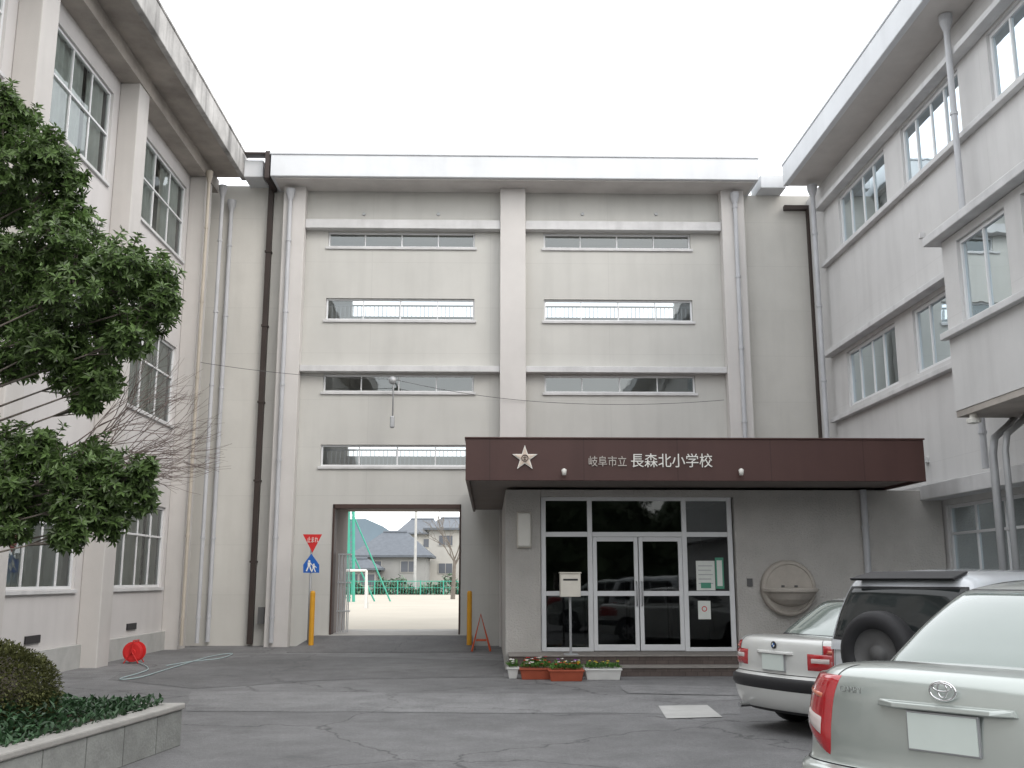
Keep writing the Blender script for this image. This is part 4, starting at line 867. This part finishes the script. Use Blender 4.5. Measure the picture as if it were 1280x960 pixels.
for s in (-1,1):
    m=MB(); B.patch(m,s*1.75,s*6.6,5.5,6.7,.014,24,8); tl=m.build('tail_light',M['lensR'],t,smooth=True)
    m=MB(); B.patch(m,s*2.65,s*6.4,6.7,7.7,.012,16,4,q1b=7.3); m.build('indicator_lens',M['lensR'],tl,smooth=True)
    m=MB(); B.patch(m,s*2.8,s*6.0,6.75,7.15,.018,12,3); m.build('orange_lens',M['lensO'],tl,smooth=True)
    m=MB(); B.patch(m,s*1.85,s*3.2,5.9,6.45,.018,8,4); m.build('reversing_lens',M['lensW'],tl,smooth=True)
m=MB(); B.patch(m,-7.3,7.3,3.25,4.15,.022,150,4); m.build('bumper_strip',M['blackp'],t,smooth=True)
m=MB(); B.patch(m,-2,2,1.0,1.7,.008,20,3); m.build('bumper_apron',M['blackp'],t,smooth=True)
plate(t,.045,.74); handle_bar(t,.028,.845,.28,sedW['paint'])
m=MB(); m.lathe([(0,-.008),(.036,-.008),(.04,0)],(0,.060,.915),'y',20); e=m.build('emblem',M['blackp'],t)
m=MB(); m.lathe([(0,-.0095),(.022,-.0095)],(0,.060,.915),'y',12,(0,PI/2)); m.lathe([(0,-.0095),(.022,-.0095)],(0,.060,.915),'y',12,(PI,1.5*PI)); m.build('emblem_blue',M['blue'],e)
m=MB(); m.lathe([(0,-.0095),(.022,-.0095)],(0,.060,.915),'y',12,(PI/2,PI)); m.lathe([(0,-.0095),(.022,-.0095)],(0,.060,.915),'y',12,(1.5*PI,2*PI)); m.build('emblem_white',M['plate'],e)
m=MB(); m.tube([(-.5,-.02,.26),(-.5,.2,.26)],.028,10); m.build('exhaust_pipe',M['chrome'],t)
L=4.0
suv=dict(L=L,paint=paint('silver_paint',(.60,.63,.66),.0),hw=.845,r=.345,ra=.40,zc=.35,wheels=[.85,3.2],
 body=[(0,.4,L-.5,.34,.3,.3),(.74,.08,L-.14,.32,.3,.30),(.81,.02,L-.05,.38,.34,.34),(.84,-.03,L-.0,.50,.45,.48),(.848,-.03,L-.0,.64,.60,.58),(.845,.01,L-.05,.68,.68,.64),(.845,.01,L-.08,.82,.82,.74),(.84,.015,L-.14,.93,.93,.83),(.825,.03,L-.2,1.0,.99,.90),(.77,.08,L-.34,1.02,1.01,.95),(.5,.3,L-.6,1.02,1.02,.98),(0,.5,L-.8,1.02,1.02,1.0)],
 gh=[(.825,.03,L-.95,.95,.95,.95),(.81,.045,L-1.05,1.05,1.04,1.04),(.765,.13,L-1.35,1.30,1.3,1.3),(.70,.23,L-1.62,1.52,1.54,1.54),(.64,.29,L-1.8,1.60,1.62,1.60),(.50,.40,L-2.0,1.65,1.67,1.64),(.25,.55,L-2.1,1.675,1.69,1.66),(0,.7,L-2.2,1.685,1.70,1.67)],
 rg=(2.85,1.05,3.0),glass='cGlass',sg=dict(q=(1.15,3.1),spans=[(4.9,6.1),(6.3,8.0),(8.15,10.4)]),my=1.45,mz=1.02,doors=[8.1,10.0,12.0],trunkp=3.1,trunkq=(5.0,8.4),bq=4.9)
t,B,G,body=car('parked_car','silver compact off-roader with a spare wheel on its tailgate, between two sedans',3.56,9.15,56,suv,1.0)
for s in (-1,1):
    m=MB(); B.patch(m,s*3.5,s*5.6,5.4,8.2,.014,12,8); tl=m.build('tail_light',M['lensR'],t,smooth=True)
    m=MB(); B.patch(m,s*3.6,s*5.3,5.6,6.2,.017,8,3); m.build('reversing_lens',M['lensW'],tl,smooth=True)
m=MB(); B.patch(m,-7.2,7.2,2.4,4.7,.02,150,6); m.build('rear_bumper',M['blackp'],t,smooth=True)
m=MB(); m.lathe([(.215,-.20),(.245,-.235),(.31,-.235),(.355,-.205),(.37,-.16),(.37,-.08),(.34,-.04),(.2,-.04)],(-.02,0,.955),'y',40); sw=m.build('spare_wheel',M['black'],t,smooth=True)
m=MB(); m.lathe([(.22,-.19),(.20,-.15),(.08,-.14),(.07,-.18),(0,-.185)],(-.02,0,.955),'y',32); m.build('wheel_disc',M['darkfr'],sw,smooth=True)
m=MB(); m.hexa([(-.54,.22,1.585),(.54,.22,1.585),(.50,.5,1.65),(-.50,.5,1.65),(-.53,.19,1.61),(.53,.19,1.61),(.50,.5,1.675),(-.50,.5,1.675)]); m.build('roof_spoiler',M['blackp'],t,bevel=.012)
m=MB(); m.tube([(.22,.05,1.10),(.23,.06,1.13),(-.10,.11,1.24)],.008,5); m.build('rear_wiper',M['blackp'],t)
plate(t,-.052,.56)
# ---------------------------------------------------------------- LIGHT
w=bpy.data.worlds.new('World'); SC.world=w; w.use_nodes=True; N=w.node_tree.nodes; Lk=w.node_tree.links
bg=N['Background']; sky=N.new('ShaderNodeTexSky'); sky.sky_type='NISHITA'; sky.sun_disc=False; sky.sun_elevation=R(38); sky.sun_rotation=R(140); sky.air_density=1; sky.dust_density=4
Lk.new(sky.outputs[0],bg.inputs[0]); bg.inputs[1].default_value=.05
b2g=N.new('ShaderNodeBackground'); b2g.inputs[0].default_value=(.98,.99,1.0,1); b2g.inputs[1].default_value=2.05
ad=N.new('ShaderNodeAddShader'); Lk.new(bg.outputs[0],ad.inputs[0]); Lk.new(b2g.outputs[0],ad.inputs[1]); Lk.new(ad.outputs[0],N['World Output'].inputs[0])
sl=bpy.data.lights.new('sun','SUN'); sl.energy=.8; sl.angle=R(30); sl.color=(1,.975,.94); so=bpy.data.objects.new('sun',sl); COL.objects.link(so)
dirv=Vector((.55,-.62,.62)); so.rotation_euler=dirv.to_track_quat('Z','Y').to_euler()
